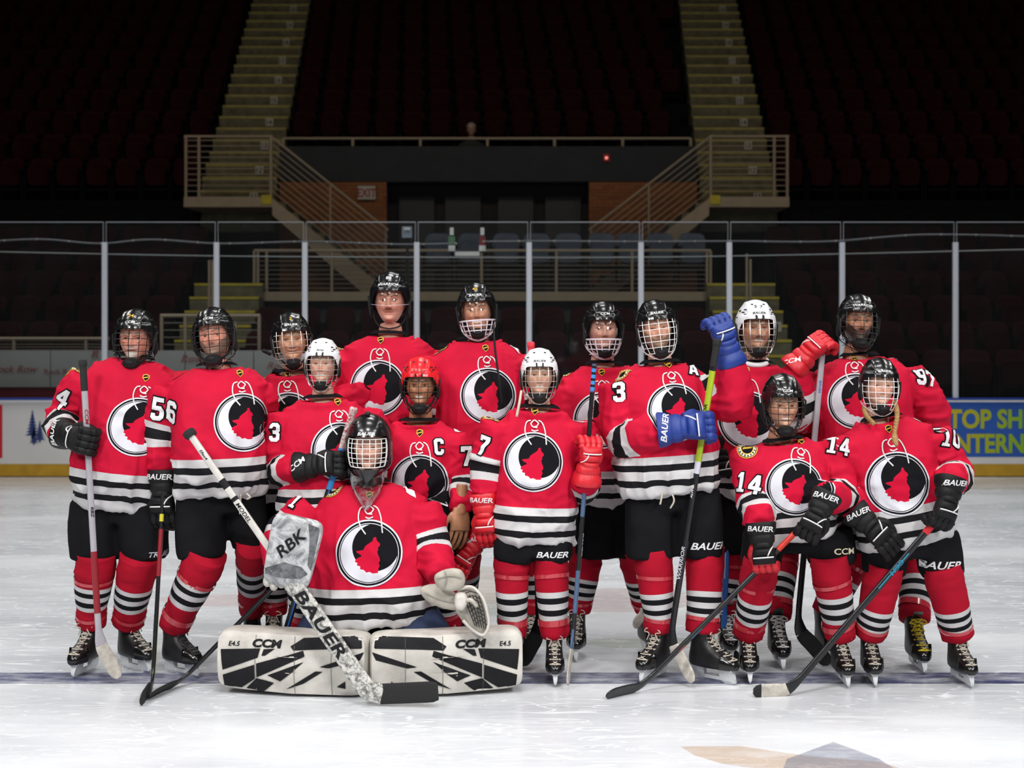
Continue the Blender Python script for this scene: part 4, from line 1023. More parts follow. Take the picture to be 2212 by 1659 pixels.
# ------------------------------------------------------------------ skates
_SK = {}
SKR = [(.074, -.004, .134, .042), (.080, -.004, .139, .047), (.095, -.004, .143, .051), (.115, 0, .139, .051), (.135, .012, .124, .050), (.16, .038, .092, .047), (.19, .057, .067, .045), (.22, .066, .058, .046), (.25, .066, .060, .049), (.272, .068, .060, .050)]
def skate_meshes(lace, accent=None):
    key = (lace.name, accent.name if accent else '')
    if key in _SK: return _SK[key]
    n = 28; a = np.arange(n) / n * 2 * math.pi
    S = np.sign(np.sin(a)) * np.abs(np.sin(a)) ** .8; C = np.sign(np.cos(a)) * np.abs(np.cos(a)) ** .85
    zz = np.linspace(.074, .272, 22); pr = interp([r[0] for r in SKR], np.array([r[1:] for r in SKR]), zz)
    rows = [np.stack([w * S, yc - hl * C, np.full(n, z)], 1) for z, (yc, hl, w) in zip(zz, pr)]
    V = np.concatenate(rows); Fc = ring_faces(len(rows), n, True)
    boot = mesh_data('boot', V, Fc, M_boot, True, None, 50)
    cap = MB(); rs = []
    for z, (yc, hl, w) in zip(zz[:9], pr[:9]): rs.append(np.stack([w * 1.05 * S, yc - hl * 1.03 * C, np.full(n, z)], 1))
    V2 = np.concatenate(rs); V2[:, 1] = np.where(V2[:, 1] > -.070, np.maximum(V2[:, 1] * 0 - .070, -.070), V2[:, 1]); F2 = ring_faces(9, n, True); cap.add(V2, F2)
    tongue = MB(); fy = lambda z: np.interp(z, zz, pr[:, 0] - pr[:, 1])
    tp = [(0, fy(z) + .004, z) for z in np.linspace(.13, .27, 8)] + [(0, fy(.27) - .012, .29), (0, fy(.27) - .03, .302)]
    Vt, Ft = tube(tp, .026, 10, hint=(1, 0, 0), r2=.007, ex=3); tongue.add(Vt, Ft)
    lc = MB(); zl = np.linspace(.125, .262, 8)
    for i, z in enumerate(zl):
        y = fy(z) - .006
        lc.tube([(-.030, y + .016, z), (-.012, y - .003, z + .003), (.012, y - .003, z + .003), (.030, y + .016, z)], .0032, 5)
        if i < len(zl) - 1:
            z2 = zl[i + 1]; y2 = fy(z2) - .006
            for s in (-1, 1): lc.tube([(s * .028, y + .012, z), (0, (y + y2) / 2 - .008, (z + z2) / 2), (-s * .028, y2 + .012, z2)], .003, 5)
    yb = fy(.25) - .01
    for s in (-1, 1): lc.tube(smooth_path([(0, yb, .25), (s * .03, yb - .014, .262), (s * .046, yb - .01, .245), (s * .02, yb - .012, .24), (s * .034, yb - .006, .20)], 14), .003, 5)
    hd = MB()
    def ped(y0, y1, yb0, yb1):
        V = []
        for (ya, yc, z, w) in ((y0, y1, .078, .030), (y0 + .008, y1 - .008, .062, .014), (yb0, yb1, .034, .010), (yb0, yb1, .016, .006)):
            V += [(-w, ya, z), (w, ya, z), (w, yc, z), (-w, yc, z)]
        hd.add(np.array(V), ring_faces(4, 4, True))
    ped(-.128, -.035, -.132, -.045); ped(.040, .128, .045, .128); hd.box((-.006, -.128, .016), (.006, .124, .034))
    bl = MB(); prof = [(-.142, .026), (-.138, .012), (-.115, .002), (0, 0), (.105, .002), (.128, .010), (.135, .024)]
    V = [(s * .0018, y, z) for s in (-1, 1) for y, z in prof]; k = len(prof)
    bl.add(np.array(V), [tuple(range(k)), tuple(range(2 * k - 1, k - 1, -1))] + [(i, i + k, i + 1 + k, i + 1) for i in range(k - 1)] + [(k - 1, 2 * k - 1, k, 0)])
    parts = [('toe_cap', cap.data('toe_cap', M_toe)), ('tongue', tongue.data('tongue', accent or M_boot)), ('laces', lc.data('laces', lace)), ('blade_holder', hd.data('blade_holder', M_holder)), ('blade', bl.data('blade', M_steel, False))]
    _SK[key] = (boot, parts); return _SK[key]
def skate(root, px, py, yaw, sc=1.0, lace=None, tilt=0.0, accent=None, dz=0.0):
    p = ICE(px, py); lace = lace or M_lace_d
    M = Matrix.Translation(Vector(p) + Vector((0, 0, dz))) @ Matrix.Rotation(math.radians(yaw), 4, 'Z') @ Matrix.Rotation(math.radians(tilt), 4, 'X') @ Matrix.Scale(sc, 4)
    boot, parts = skate_meshes(lace, accent)
    o = inst('skate', boot, M, root)
    for nm, me in parts:
        q_ = inst(nm, me, None, o)
        if nm == 'laces': q_['kind'] = 'stuff'
    return M

# ------------------------------------------------------------------ gloves and hands
def hand_parts(wrist, d, n, thumb, k=1.0, curl='grip', fat=1.0):
    """returns wrist frame, palm block, fingers and thumb as (V, F); d = wrist to knuckles, n = back of hand"""
    d = unit(d); n = np.asarray(n, float); n = unit(n - d * n.dot(d)); s = np.cross(d, n); out = {}
    rows = []; N = 20; a = np.arange(N) / N * 2 * math.pi; e = 2 / 2.8
    ca = np.sign(np.cos(a)) * np.abs(np.cos(a)) ** e; sa = np.sign(np.sin(a)) * np.abs(np.sin(a)) ** e
    for t in np.linspace(0, .108, 19):
        w = np.interp(t, [0, .03, .07, .108], [.040, .046, .054, .054]) * k; h = np.interp(t, [0, .03, .08, .108], [.030, .034, .032, .024]) * k * fat
        roll = 1 + (.34 if fat > 1 else .04) * abs(math.sin(t / .036 * math.pi)) ** .5
        nn = np.where(sa > 0, sa * roll, sa * .8)
        rows.append(wrist + d * t * k + s * (ca * w)[:, None] + n * (nn * h)[:, None])
    out['palm'] = (np.concatenate(rows), ring_faces(len(rows), N, True))
    fs = []
    for i in range(4):
        o = (i - 1.5) * .0275 * k; ln = (.92, 1.0, .97, .84)[i] if thumb < 0 else (.84, .97, 1.0, .92)[i]
        base = wrist + d * .098 * k + s * o - n * .004 * k
        if curl == 'grip': R, tot = .036 * k, math.radians(215) * ln
        elif curl == 'fist': R, tot = .030 * k, math.radians(225) * ln
        elif curl == 'down': R, tot = .105 * k, math.radians(78) * ln
        else: R, tot = .070 * k, math.radians(125) * ln
        ps = np.linspace(0, tot, 26)
        pts = base + R * (n * (np.cos(ps) - 1)[:, None] + d * np.sin(ps)[:, None]) + s * (o * .12 * ps / tot)[:, None]
        u = np.linspace(0, 1, 26)
        r = .0172 * k * fat * (1 - .12 * u) * (1 - (.24 if fat > 1 else .08) * (np.exp(-((u - .12) / .03) ** 2) + np.exp(-((u - .40) / .03) ** 2) + np.exp(-((u - .70) / .03) ** 2)))
        r[-1] *= .45; r[-2] *= .85
        fs.append(tube(pts, r, 10, hint=n, ex=2.5))
    out['fingers'] = fs
    b = wrist + d * .028 * k + s * thumb * .040 * k - n * .006 * k
    if curl in ('grip', 'fist'): tp = [b, b + d * .035 * k + s * thumb * .018 * k - n * .022 * k, b + d * .068 * k + s * thumb * .006 * k - n * .052 * k, b + d * .085 * k - s * thumb * .012 * k - n * .072 * k]
    else: tp = [b, b + d * .035 * k + s * thumb * .022 * k - n * .010 * k, b + d * .070 * k + s * thumb * .020 * k - n * .026 * k, b + d * .092 * k + s * thumb * .008 * k - n * .042 * k]
    pts = smooth_path(tp, 16); u = np.linspace(0, 1, 16); r = .0195 * k * fat * (1 - .2 * u) * (1 - .14 * np.exp(-((u - .5) / .06) ** 2)); r[-1] *= .5; r[-2] *= .88
    out['thumb'] = tube(pts, r, 10)
    out['G'] = wrist + d * .100 * k - n * .040 * k; out['f'] = (d, n, s)
    return out
def glove(root, hand, main, thumb=1, cuffm=None, fing=None, word='BAUER', wordm=None, pip=None, holder=None):
    """hand = dict(c=centre of the palm, d, n, k, curl); parts: cuff, fingers, thumb, piping, lettering"""
    k = hand.get('k', 1.0); d = unit(hand['d']); n = np.asarray(hand['n'], float); n = unit(n - d * n.dot(d)); wrist = hand['c'] - d * .06 * k
    hp = hand_parts(wrist, d, n, thumb, k, hand.get('curl', 'grip'), 1.12); s = hp['f'][2]
    o = mk('glove', *hp['palm'], main, root, True, sharp=60)
    for V, Fc in hp['fingers']: mk('finger', V, Fc, fing or main, o)
    V, Fc = hp['thumb']; mk('thumb', V, Fc, fing or main, o)
    N = 24; a = np.arange(N) / N * 2 * math.pi; e = 2 / 2.6
    ca = np.sign(np.cos(a)) * np.abs(np.cos(a)) ** e; sa = np.sign(np.sin(a)) * np.abs(np.sin(a)) ** e
    rows = []
    for t, w, h in ((-.078, .060, .052), (-.082, .066, .058), (-.076, .071, .062), (-.05, .067, .059), (-.03, .058, .050), (-.024, .054, .046), (-.014, .058, .050), (.008, .055, .047), (.016, .048, .040), (.02, .046, .037), (.02, .03, .025)):
        rows.append(wrist + d * t * k + s * (ca * w * k)[:, None] + n * (sa * h * k)[:, None])
    Vc = np.concatenate(rows); Fq = ring_faces(len(rows), N, True); cuff = mk('cuff', Vc, Fq, cuffm or main, o, True, sharp=50)
    if pip is not None:
        mb = MB(); ps = Surf(*hp['palm'])
        for x0, x1, t0, t1 in ((-.045, .045, .078, .078), (-.045, -.02, .03, .072)):
            pts = []
            for u in np.linspace(0, 1, 9):
                q = wrist + s * (x0 + (x1 - x0) * u) * k + d * (t0 + (t1 - t0) * u) * k
                h_ = ps.b.ray_cast(Vector(q + n * .1), Vector(-n), .2)
                if h_[0] is not None: pts.append(A(*h_[0]) + n * .001)
            if len(pts) > 2: mb.tube(pts, .0032 * k, 6)
        if mb.n: mb.build('piping', pip, o)
    if word:
        sf = Surf(Vc, Fq)
        # lettering runs round the cuff on the back of the hand, read along the cuff
        V2, F2 = text2d(word, .024 * k, .02, .2, 1.15, .012)
        up = hand.get('wup', -d); q = wrist - d * .052 * k + n * .05 * k
        if hand.get('wn') is not None:
            wn = unit(np.asarray(hand['wn'], float)); q = wrist - d * .052 * k + wn * .05 * k
        else: wn = n
        W = sf.lay(V2, q, wn, up, .0018, .1)
        mk('lettering', W, F2, wordm or M_white, cuff)
    hand['G'] = hp['G']; hand['w'] = wrist - d * .066 * k; hand['s'] = s
    return o

# ------------------------------------------------------------------ sticks
def stick(label, heel, toe, top=None, G=None, top_py=None, shaft=None, blade_m=None, grip=None, gripl=.16, knob=None, words=(), accents=(), toe_z=.03, bh=.034, curve=.02, hosel=.10, toe_m=None):
    """heel, toe: world points on the ice (bottom of blade); shaft runs through G (or to top)"""
    shaft = shaft or M_shaft_b; blade_m = blade_m or M_tape_b
    H = np.asarray(heel, float) + A(0, 0, .03); T = np.asarray(toe, float) + A(0, 0, toe_z)
    if top is None:
        sd = unit(G - H); t = np.linalg.norm(G - H)
        for _ in range(200):
            q = H + sd * t
            if HY - F * (q[2] - CH) / q[1] <= top_py: break
            t += .01
        top = H + sd * t
    top = np.asarray(top, float); sd = unit(top - H); td = unit(T - H); pn = unit(np.cross(sd, td))
    if pn[1] > 0: pn = -pn
    root = empty('hockey_stick', H - A(0, 0, .03), label, 'hockey stick')
    N = 12; a = np.arange(N) / N * 2 * math.pi; e = 2 / 3.2
    ca = np.sign(np.cos(a)) * np.abs(np.cos(a)) ** e; sa = np.sign(np.sin(a)) * np.abs(np.sin(a)) ** e
    def sweep(pts, hh, ww, name, m, tall=None):
        pts = np.asarray(pts); Tn = np.gradient(pts, axis=0); Tn /= np.linalg.norm(Tn, axis=1)[:, None]
        rows = []
        for p, t_, h_, w_ in zip(pts, Tn, np.broadcast_to(hh, len(pts)), np.broadcast_to(ww, len(pts))):
            v = unit(np.cross(pn, t_)); rows.append(p + v * (ca * h_)[:, None] + pn * (sa * w_)[:, None])
        return mk(name, np.concatenate(rows), ring_faces(len(pts), N, True), m, root, True, sharp=50)
    S = H + sd * hosel
    sweep([S + (top - S) * u for u in np.linspace(0, 1, 12)], .0155, .0105, 'shaft', shaft)
    L = np.linalg.norm(T - H); u = np.linspace(0, 1, 22)
    ctl = np.array([S, H + sd * hosel * .45 + td * .006, H + td * .035, H + td * L * .45, T])
    pts = smooth_path(ctl, 22) + pn * (curve * np.clip(u - .3, 0, 1) ** 2)[:, None]
    hh = np.interp(u, [0, .12, .3, .5, .85, .95, 1], [.0155, .016, bh * .8, bh, bh, bh * .8, bh * .35]); ww = np.interp(u, [0, .2, .4, 1], [.0105, .008, .005, .004])
    k = 8
    sweep(pts[:k + 1], hh[:k + 1], ww[:k + 1], 'hosel', shaft)
    sweep(pts[k:], hh[k:] + .001, ww[k:] + .001, 'blade', blade_m)
    if toe_m is not None: sweep(pts[-4:], hh[-4:] + .002, ww[-4:] + .0015, 'toe_tape', toe_m)
    if grip is not None: sweep([top - sd * gripl * q for q in np.linspace(1, -.002, 6)], .0172, .0122, 'grip_tape', grip)
    kb = knob or grip
    if kb is not None: sweep([top - sd * .03, top - sd * .022, top, top + sd * .006], [.017, .020, .020, .016], [.012, .016, .016, .012], 'butt_end', kb)
    ll = np.linalg.norm(top - H)
    for f0, f1, m, side in accents:
        sweep([H + (top - H) * f0, H + (top - H) * (f0 + f1) / 2, H + (top - H) * f1], .0160 if side == 0 else .006, .0110, 'shaft_band', m)
    fn = np.cross(sd, np.cross(A(0, -1, 0), sd)); fn = unit(fn - sd * fn.dot(sd)); fn = pn if fn.dot(pn) > .5 else pn
    for f, w, h, m, flip in words:
        V2, F2 = text2d(w, h, .02, .15, 1.35, .3); c = H + (top - H) * f + pn * .0118
        ru = sd * (1 if flip else -1); uu = unit(np.cross(pn, ru))
        mk('lettering', np.array([c + ru * x + uu * y for x, y in V2]), F2, m, root, smooth=False)
    return root
M_shaft_b = mat('shaft_black', (0.010, 0.011, 0.013), 0.3, spec=0.5, noise=0.4, nscale=60)
M_shaft_w = mat('shaft_white', (0.60, 0.58, 0.55), 0.35, noise=0.2, nscale=15)
M_shaft_s = mat('shaft_silver', (0.40, 0.38, 0.42), 0.3, noise=0.15, nscale=15)
M_shaft_red = mat('shaft_red', (0.24, 0.012, 0.02), 0.35); M_shaft_y = mat('shaft_lime', (0.36, 0.46, 0.02), 0.35); M_shaft_blue = mat('shaft_blue', (0.02, 0.12, 0.45), 0.35); M_shaft_cyan = mat('shaft_cyan', (0.02, 0.22, 0.36), 0.35); M_shaft_or = mat('shaft_orange', (0.75, 0.04, 0.02), 0.4); M_yel = mat('stripe_yellow', (0.55, 0.5, 0.03), 0.4)
# ------------------------------------------------------------------ clothing
def ell_loft(ctl, nrow, n, org, U, R, Fw, ex=2.3):
    """ctl rows: t, half width, half depth, forward offset, sideways offset -> closed loft along U"""
    ctl = np.array(ctl, float); t = np.linspace(ctl[0, 0], ctl[-1, 0], nrow); v = interp(ctl[:, 0], ctl[:, 1:], t)
    a = np.arange(n) / n * 2 * math.pi; ca = np.sign(np.cos(a)) * np.abs(np.cos(a)) ** (2 / ex); sa = np.sign(np.sin(a)) * np.abs(np.sin(a)) ** (2 / ex)
    rows = [org + U * tt + R * ((ca * q[0] + q[3])[:, None]) + Fw * ((sa * q[1] + q[2])[:, None]) for tt, q in zip(t, v)]
    return np.concatenate(rows), ring_faces(nrow, n, True), t, v
def folds(Pl, seed, f=(7.0, 7.0, 2.6), warp=1.2):
    w = vnoise(Pl * 3.1, seed + 11); q = Pl * A(*f) + warp * w[:, None]
    n1 = vnoise(q, seed); n2 = vnoise(q * 1.9 + 5.3, seed + 5)
    return (1 - np.abs(2 * n1 - 1)) ** 3 * .65 + (1 - np.abs(2 * n2 - 1)) ** 2.4 * .35
def make_jersey(root, c, arms, seed):
    s = F / c['Y']; up = lambda q: P(q[0], q[1], c['Y'] + (q[2] if len(q) > 2 else 0))
    N0 = up(c['neck']); H0 = up(c['hem']); U = unit(N0 - H0); L = np.linalg.norm(N0 - H0)
    yaw = math.radians(c.get('yaw', 0)); R = A(math.cos(yaw), math.sin(yaw), 0); R = unit(R - U * R.dot(U)); Fw = np.cross(R, U)
    wh, wc, ws = c['wh'] / s, c['wc'] / s, c['ws'] / s; dp = c.get('dp', 1.0)
    bel = c.get('belly', 0.0)
    ctl = [(0, wh, .66 * wh * dp, 0, 0), (.12 * L, wh * 1.01, .70 * wh * dp, .01 + bel, 0), (.38 * L, (wh + wc) / 2, .70 * wc * dp, .012 + bel, 0), (.62 * L, wc, .66 * wc * dp, .012 + bel * .4, 0),
           (.78 * L, max(wc, ws * .90), .60 * wc * dp, .0, 0), (.875 * L, ws * .83, .54 * wc * dp, -.008, 0), (.935 * L, ws * .64, .47 * wc * dp, -.010, 0), (.975 * L, .128, .108, -.008, 0), (1.0 * L, .088, .086, -.006, 0)]
    V, Fc, tt, vv = ell_loft(ctl, 34, 40, H0, U, R, Fw)
    mb = MB().add(V, Fc); k = c.get('k', 1.0); paths = []
    for arm in arms:
        pts = smooth_path(arm, 40); u = np.linspace(0, 1, 40)
        r = np.interp(u, [0, .2, .5, .8, 1.0], [.098, .100, .094, .082, .062]) * k * c.get('slv', 1.0)
        V2, F2 = tube(pts, r, 18); mb.add(V2, F2)
        ln = np.concatenate([[0], np.cumsum(np.linalg.norm(np.diff(pts, axis=0), axis=1))]); paths.append((pts, r, ln[-1] - ln))
    W, Q = remesh(*mb.arr(), .0098); W = lap(W, Q, 6, .5)
    rel = W - H0; tz = rel @ U; tx = rel @ R; ty = rel @ Fw
    ii = np.clip(np.searchsorted(tt, tz), 0, len(tt) - 1); rt = np.sqrt(((tx - vv[ii, 3]) / vv[ii, 0]) ** 2 + ((ty - vv[ii, 2]) / vv[ii, 1]) ** 2)
    rt = np.where(tz > L * 1.01, 3, rt)
    hem = np.clip(tz, 0, 1.0); cuff = np.ones(len(W)); ra_min = np.full(len(W), 9.0)
    for (pts, r, dist), sd in zip(paths, c.get('sd', (.21, .21))):
        D = np.linalg.norm(W[:, None, :] - pts[None], axis=2); j = np.argmin(D / r[None], axis=1)
        # continuous distance along the arm
        Tn = np.gradient(pts, axis=0); Tn /= np.linalg.norm(Tn, axis=1)[:, None]
        dd = dist[j] - np.einsum('ij,ij->i', W - pts[j], Tn[j]); ra = D[np.arange(len(W)), j] / r[j]
        m = ra < ra_min; ra_min = np.where(m, ra, ra_min); cuff = np.where(m, np.clip(dd - sd + .36, 0, 1), cuff)
    slv = np.clip(.5 + (rt - ra_min) * 1.5, 0, 1)
    Nn = vnormals(W, Q); sleeve = slv > .5
    Pl = np.stack([tx, ty, tz], 1)
    amp = np.where(sleeve, .030, (.018 + .024 * sstep(.75 * L, .2 * L, tz)) * (1 - .8 * sstep(.80 * L, .93 * L, tz)))
    a1 = folds(Pl + A(0, 0, .5) * tx[:, None], seed, (9.0, 9.0, 2.6)); a2 = folds(Pl - A(.6, 0, .8) * tx[:, None] + A(.55, 0, 0) * tz[:, None], seed + 40, (9.0, 7.0, 4.5))
    a3 = folds(np.stack([W[:, 0], W[:, 1], W[:, 2]], 1), seed + 80, (6.0, 6.0, 13.0))
    fo = np.where(sleeve, .35 * a2 + .65 * a3, .55 * a1 + .45 * a2) * 1.5
    chest = 1 - .6 * sstep(.0, .08, ty) * sstep(.62 * L, .8 * L, tz)          # pads keep the upper chest smooth
    W = W + Nn * ((fo - .35) * amp * chest * k)[:, None]
    W = lap(W, Q, 1, .35)
    rho = np.linalg.norm((W - N0) - ((W - N0) @ U)[:, None] * U, axis=1); sink = .010 * sstep(.118, .10, rho) * sstep(.86 * L, .92 * L, tz) + .070 * sstep(.090, .072, rho) * sstep(.86 * L, .92 * L, tz)
    o = mk('jersey', W - U * sink[:, None], Q, JERSEY_PLAIN if c.get('tuck') else JERSEY, root, True, attrs={'hem': hem, 'cuff': cuff, 'slv': slv})
    sf = Surf(W, Q); fr = dict(N0=N0, H0=H0, U=U, R=R, Fw=Fw, L=L)
    return o, sf, fr, W
CREST_WOLF = [(.28, .32), (.20, .40), (.17, .52), (.10, .50), (.08, .42), (.0, .36), (-.08, .31), (-.17, .24), (-.22, .14), (-.34, .12), (-.46, .10), (-.40, .04), (-.31, .00), (-.28, -.05), (-.36, -.08), (-.46, -.13), (-.50, -.21), (-.42, -.25), (-.44, -.32), (-.33, -.35), (-.34, -.43), (-.22, -.45), (-.14, -.53), (-.04, -.51), (.06, -.56), (.22, -.55), (.23, -.42), (.27, -.35), (.24, -.26), (.29, -.18), (.27, -.08), (.23, .0), (.21, .08), (.24, .14), (.23, .20), (.29, .26)]
def crest2d():
    if 'crest' in _2D: return _2D['crest']
    w = [(x * .98 + .06, y * 1.0 - .03) for x, y in CREST_WOLF]
    mo = circle(.0, .0, .85, 72); mi_ = circle(.20, .17, .70, 64)
    def cl(x, y):
        r = math.hypot(x, y)
        if r > 1.0: return None
        if inside(w, x, y): return 2
        if r > .955: return 0
        if r > .895: return 1
        if r > .875: return 0
        if r > .85: return 1
        return 1 if math.hypot(x - .20, y - .17) < .70 else 0
    # moon disc circle clipped: CDT intersects the two circles by itself
    _2D['crest'] = cdt_regions([circle(0, 0, 1.0, 80), circle(0, 0, .955, 80), circle(0, 0, .895, 80), circle(0, 0, .875, 72), mo, mi_, w], cl, .085, (-1, 1, -1, 1)); return _2D['crest']
def patch2d():
    if 'patch' in _2D: return _2D['patch']
    bar_ = [(-.38, -.30), (.38, .12), (.38, .34), (-.38, -.08)]
    def cl(x, y):
        r = math.hypot(x, y)
        if r > 1: return None
        if r > .92: return 0
        if r > .86: return 2
        if r > .62:
            a = (math.degrees(math.atan2(y, x)) % 22.5); return 2 if (a < 9 and .66 < r < .82) else 1
        if r > .55: return 0
        return 0 if inside(bar_, x, y) else 2
    _2D['patch'] = cdt_regions([circle(0, 0, 1, 40), circle(0, 0, .92, 40), circle(0, 0, .86, 40), circle(0, 0, .62, 36), circle(0, 0, .55, 36), bar_], cl, .08, (-1, 1, -1, 1)); return _2D['patch']
MAINE = [(-.45, .1), (-.2, .35), (-.1, .85), (.15, .95), (.35, .8), (.5, .25), (.8, .0), (.45, -.25), (.1, -.5), (-.15, -.95), (-.4, -.55)]
SHIELD = [(-.8, .7), (0, 1.0), (.8, .7), (.85, -.1), (0, -1.0), (-.85, -.1)]
def lay_tube(sf, pts2, p, n, up, r, off):
    V2 = smooth_path(np.array([(x, y, 0) for x, y in pts2]), 18)[:, :2]; return tube(sf.lay(V2, p, n, up, off), r, 6)
def dress(root, jo, sf, fr, c):
    """crest, laces, collar, numbers and patches laid on the jersey"""
    U, Fw, R = fr['U'], fr['Fw'], fr['R']; s = F / c['Y']
    if c.get('crest'):
        px, py, rp = c['crest']; p, n = sf.cast(px, py); rr = rp / s; nrm = unit(Fw * .75 + n * .25)
        if c.get('crest_n') is not None: nrm = unit(np.asarray(c['crest_n'], float))
        rot = math.radians(c.get('crot', 0)); upv = U * math.cos(rot) + R * math.sin(rot)
        V2, Fc, mi = crest2d(); print_on('crest', sf, V2 * rr, Fc, p, nrm, upv, [M_cwhite, M_blackp, M_redp], jo, .0045, mi, 'round black crest with white crescent and red howling wolf')
        q = rr / .148; mb = MB()
        if c.get('lace', True):
            for ln in ([(-.012, .085), (-.036, .12), (-.046, .165), (-.032, .202), (-.018, .205)], [(.062, .088), (.058, .13), (.050, .17), (.034, .2), (.02, .207)], [(-.018, .190), (0, .207), (.022, .192)], [(-.018, .19), (-.010, .176), (.016, .170)], [(-.014, .158), (.0, .153), (.02, .158)], [(.022, .192), (.012, .178), (-.006, .172)]):
                mb.add(*lay_tube(sf, [(x * q, y * q) for x, y in ln], p, nrm, upv, .0034, .006))
            mb.build('neck_lace', M_lace, jo)['kind'] = 'stuff'
            V2, Fc = refine2d(np.array(SHIELD) * .0185, [tuple(range(6))], .02); ps, _ = sf.cast(px + .0 * rp, py) ; pc = p + upv * c.get('shy', .252) * q
            W = sf.lay(V2 * 1.12, pc, nrm, upv, .004); mk('neck_shield', W, Fc, M_gold, jo)
            W = sf.lay(V2 * .85, pc, nrm, upv, .0055); sh = mk('neck_shield', W, Fc, M_blackp, jo)
            V3, F3 = refine2d(np.array([(-.012, -.004), (.012, .003), (.012, .009), (-.012, .002)]), [(0, 1, 2, 3)], .02); mk('neck_shield', sf.lay(V3, pc, nrm, upv, .007), F3, M_gold, jo)
    # collar
    n = 64; ctr = fr['N0'] + Fw * c.get('colf', .0); rows = []
    for ro in np.linspace(0, 1, 11):
        row = []
        for i in range(n):
            a = 2 * math.pi * i / n; ca, sa = math.cos(a), math.sin(a)
            ri = .066 + .008 * abs(ca); r1 = .083 + .024 * abs(ca) ** 2 + .003 * max(sa, 0); r_ = ri + (r1 - ri) * ro
            q = ctr + R * ca * r_ + Fw * (sa * r_ * (.84 if sa > 0 else 1.0))
            h = sf.b.ray_cast(Vector(q + U * .15), Vector(-U), .45); row.append((A(*h[0]) if h[0] is not None else q) + U * (.006 + .014 * (1 - ro) ** .5))
        rows.append(np.array(row))
    mk('collar', np.concatenate(rows), [f[::-1] for f in ring_faces(11, n, False)], M_collar, jo)
    for it in c.get('nums', ()):
        txt, px, py, h = it[:4]; ang = math.radians(it[4] if len(it) > 4 else 0)
        p, nn = sf.cast(px, py)
        for _ in range(1):                                                  # steadier normal
            pp = [sf.cast(px + dx, py + dy)[1] for dx, dy in ((-9, 0), (9, 0), (0, -9), (0, 9), (0, 0))]; nn = unit(np.mean(pp, axis=0))
        if it[5:]: nn = unit(nn + np.asarray(it[5], float))
        upv = A(math.sin(ang), 0, math.cos(ang)); hm = h / s
        for off, mm, lift in ((.0065, M_blackp, .004), (0.0, M_white, .0065)):
            V2, Fc = num2d(txt, hm, off); print_on('number', sf, V2, Fc, p, nn, upv, mm, jo, lift)
    for kind, px, py, sz, ang in c.get('patches', ()):
        p, nn = sf.cast(px, py); a = math.radians(ang); upv = A(math.sin(a), 0, math.cos(a)); nn = unit(nn + A(0, -.15, 0))
        if kind == 'r': V2, Fc, mi = patch2d(); print_on('shoulder_patch', sf, V2 * sz / s, Fc, p, nn, upv, [M_gold, M_cream, M_blackp], jo, .004, mi)
        else: V2, Fc = refine2d(np.array(MAINE) * sz / s, [tuple(range(len(MAINE)))], .02); print_on('shoulder_patch', sf, V2, Fc, p, nn, upv, M_white, jo, .004)
M_cwhite = mat('crest_white', (0.60, 0.60, 0.66), 0.6, bump=0.1, bscale=700)

def make_pants(root, c, fr, legs, seed):
    s = F / c['Y']; H0 = fr['H0']; U, R, Fw = A(0, 0, 1), unit(A(fr['R'][0], fr['R'][1], 0)), None
    Fw = np.cross(R, U); w = c['wh'] / s * .90; mb = MB()
    mid = np.mean([l[0] for l in legs], axis=0); base = A(mid[0], mid[1], min(l[0][2] for l in legs))
    top = H0[2] + .16
    V, Fc, *_ = ell_loft([(-.06, w * .9, w * .60, 0, 0), (.04, w, w * .64, 0, 0), (max(.12, top - base[2]), w * .92, w * .58, 0, 0)], 10, 28, base, U, R, Fw); mb.add(V, Fc)
    for (hip, bot, hw) in legs:
        pts = smooth_path([hip + A(0, 0, .05), (hip + bot) / 2 + A(0, -.01, 0), bot], 16); r = np.interp(np.linspace(0, 1, 16), [0, .5, 1], [hw * .92, hw, hw * .98])
        V, Fc = tube(pts, r, 18, hint=(1, 0, 0), r2=r * 1.02, ex=2.6); mb.add(V, Fc)
    W, Q = remesh(*mb.arr(), .014); W = lap(W, Q, 3, .5); Nn = vnormals(W, Q)
    W = W + Nn * ((folds(W, seed, (6, 6, 3)) - .35) * .010)[:, None]
    return mk('pants', W, Q, M_denim if c.get('denim') else M_pants, root, True), Surf(W, Q)
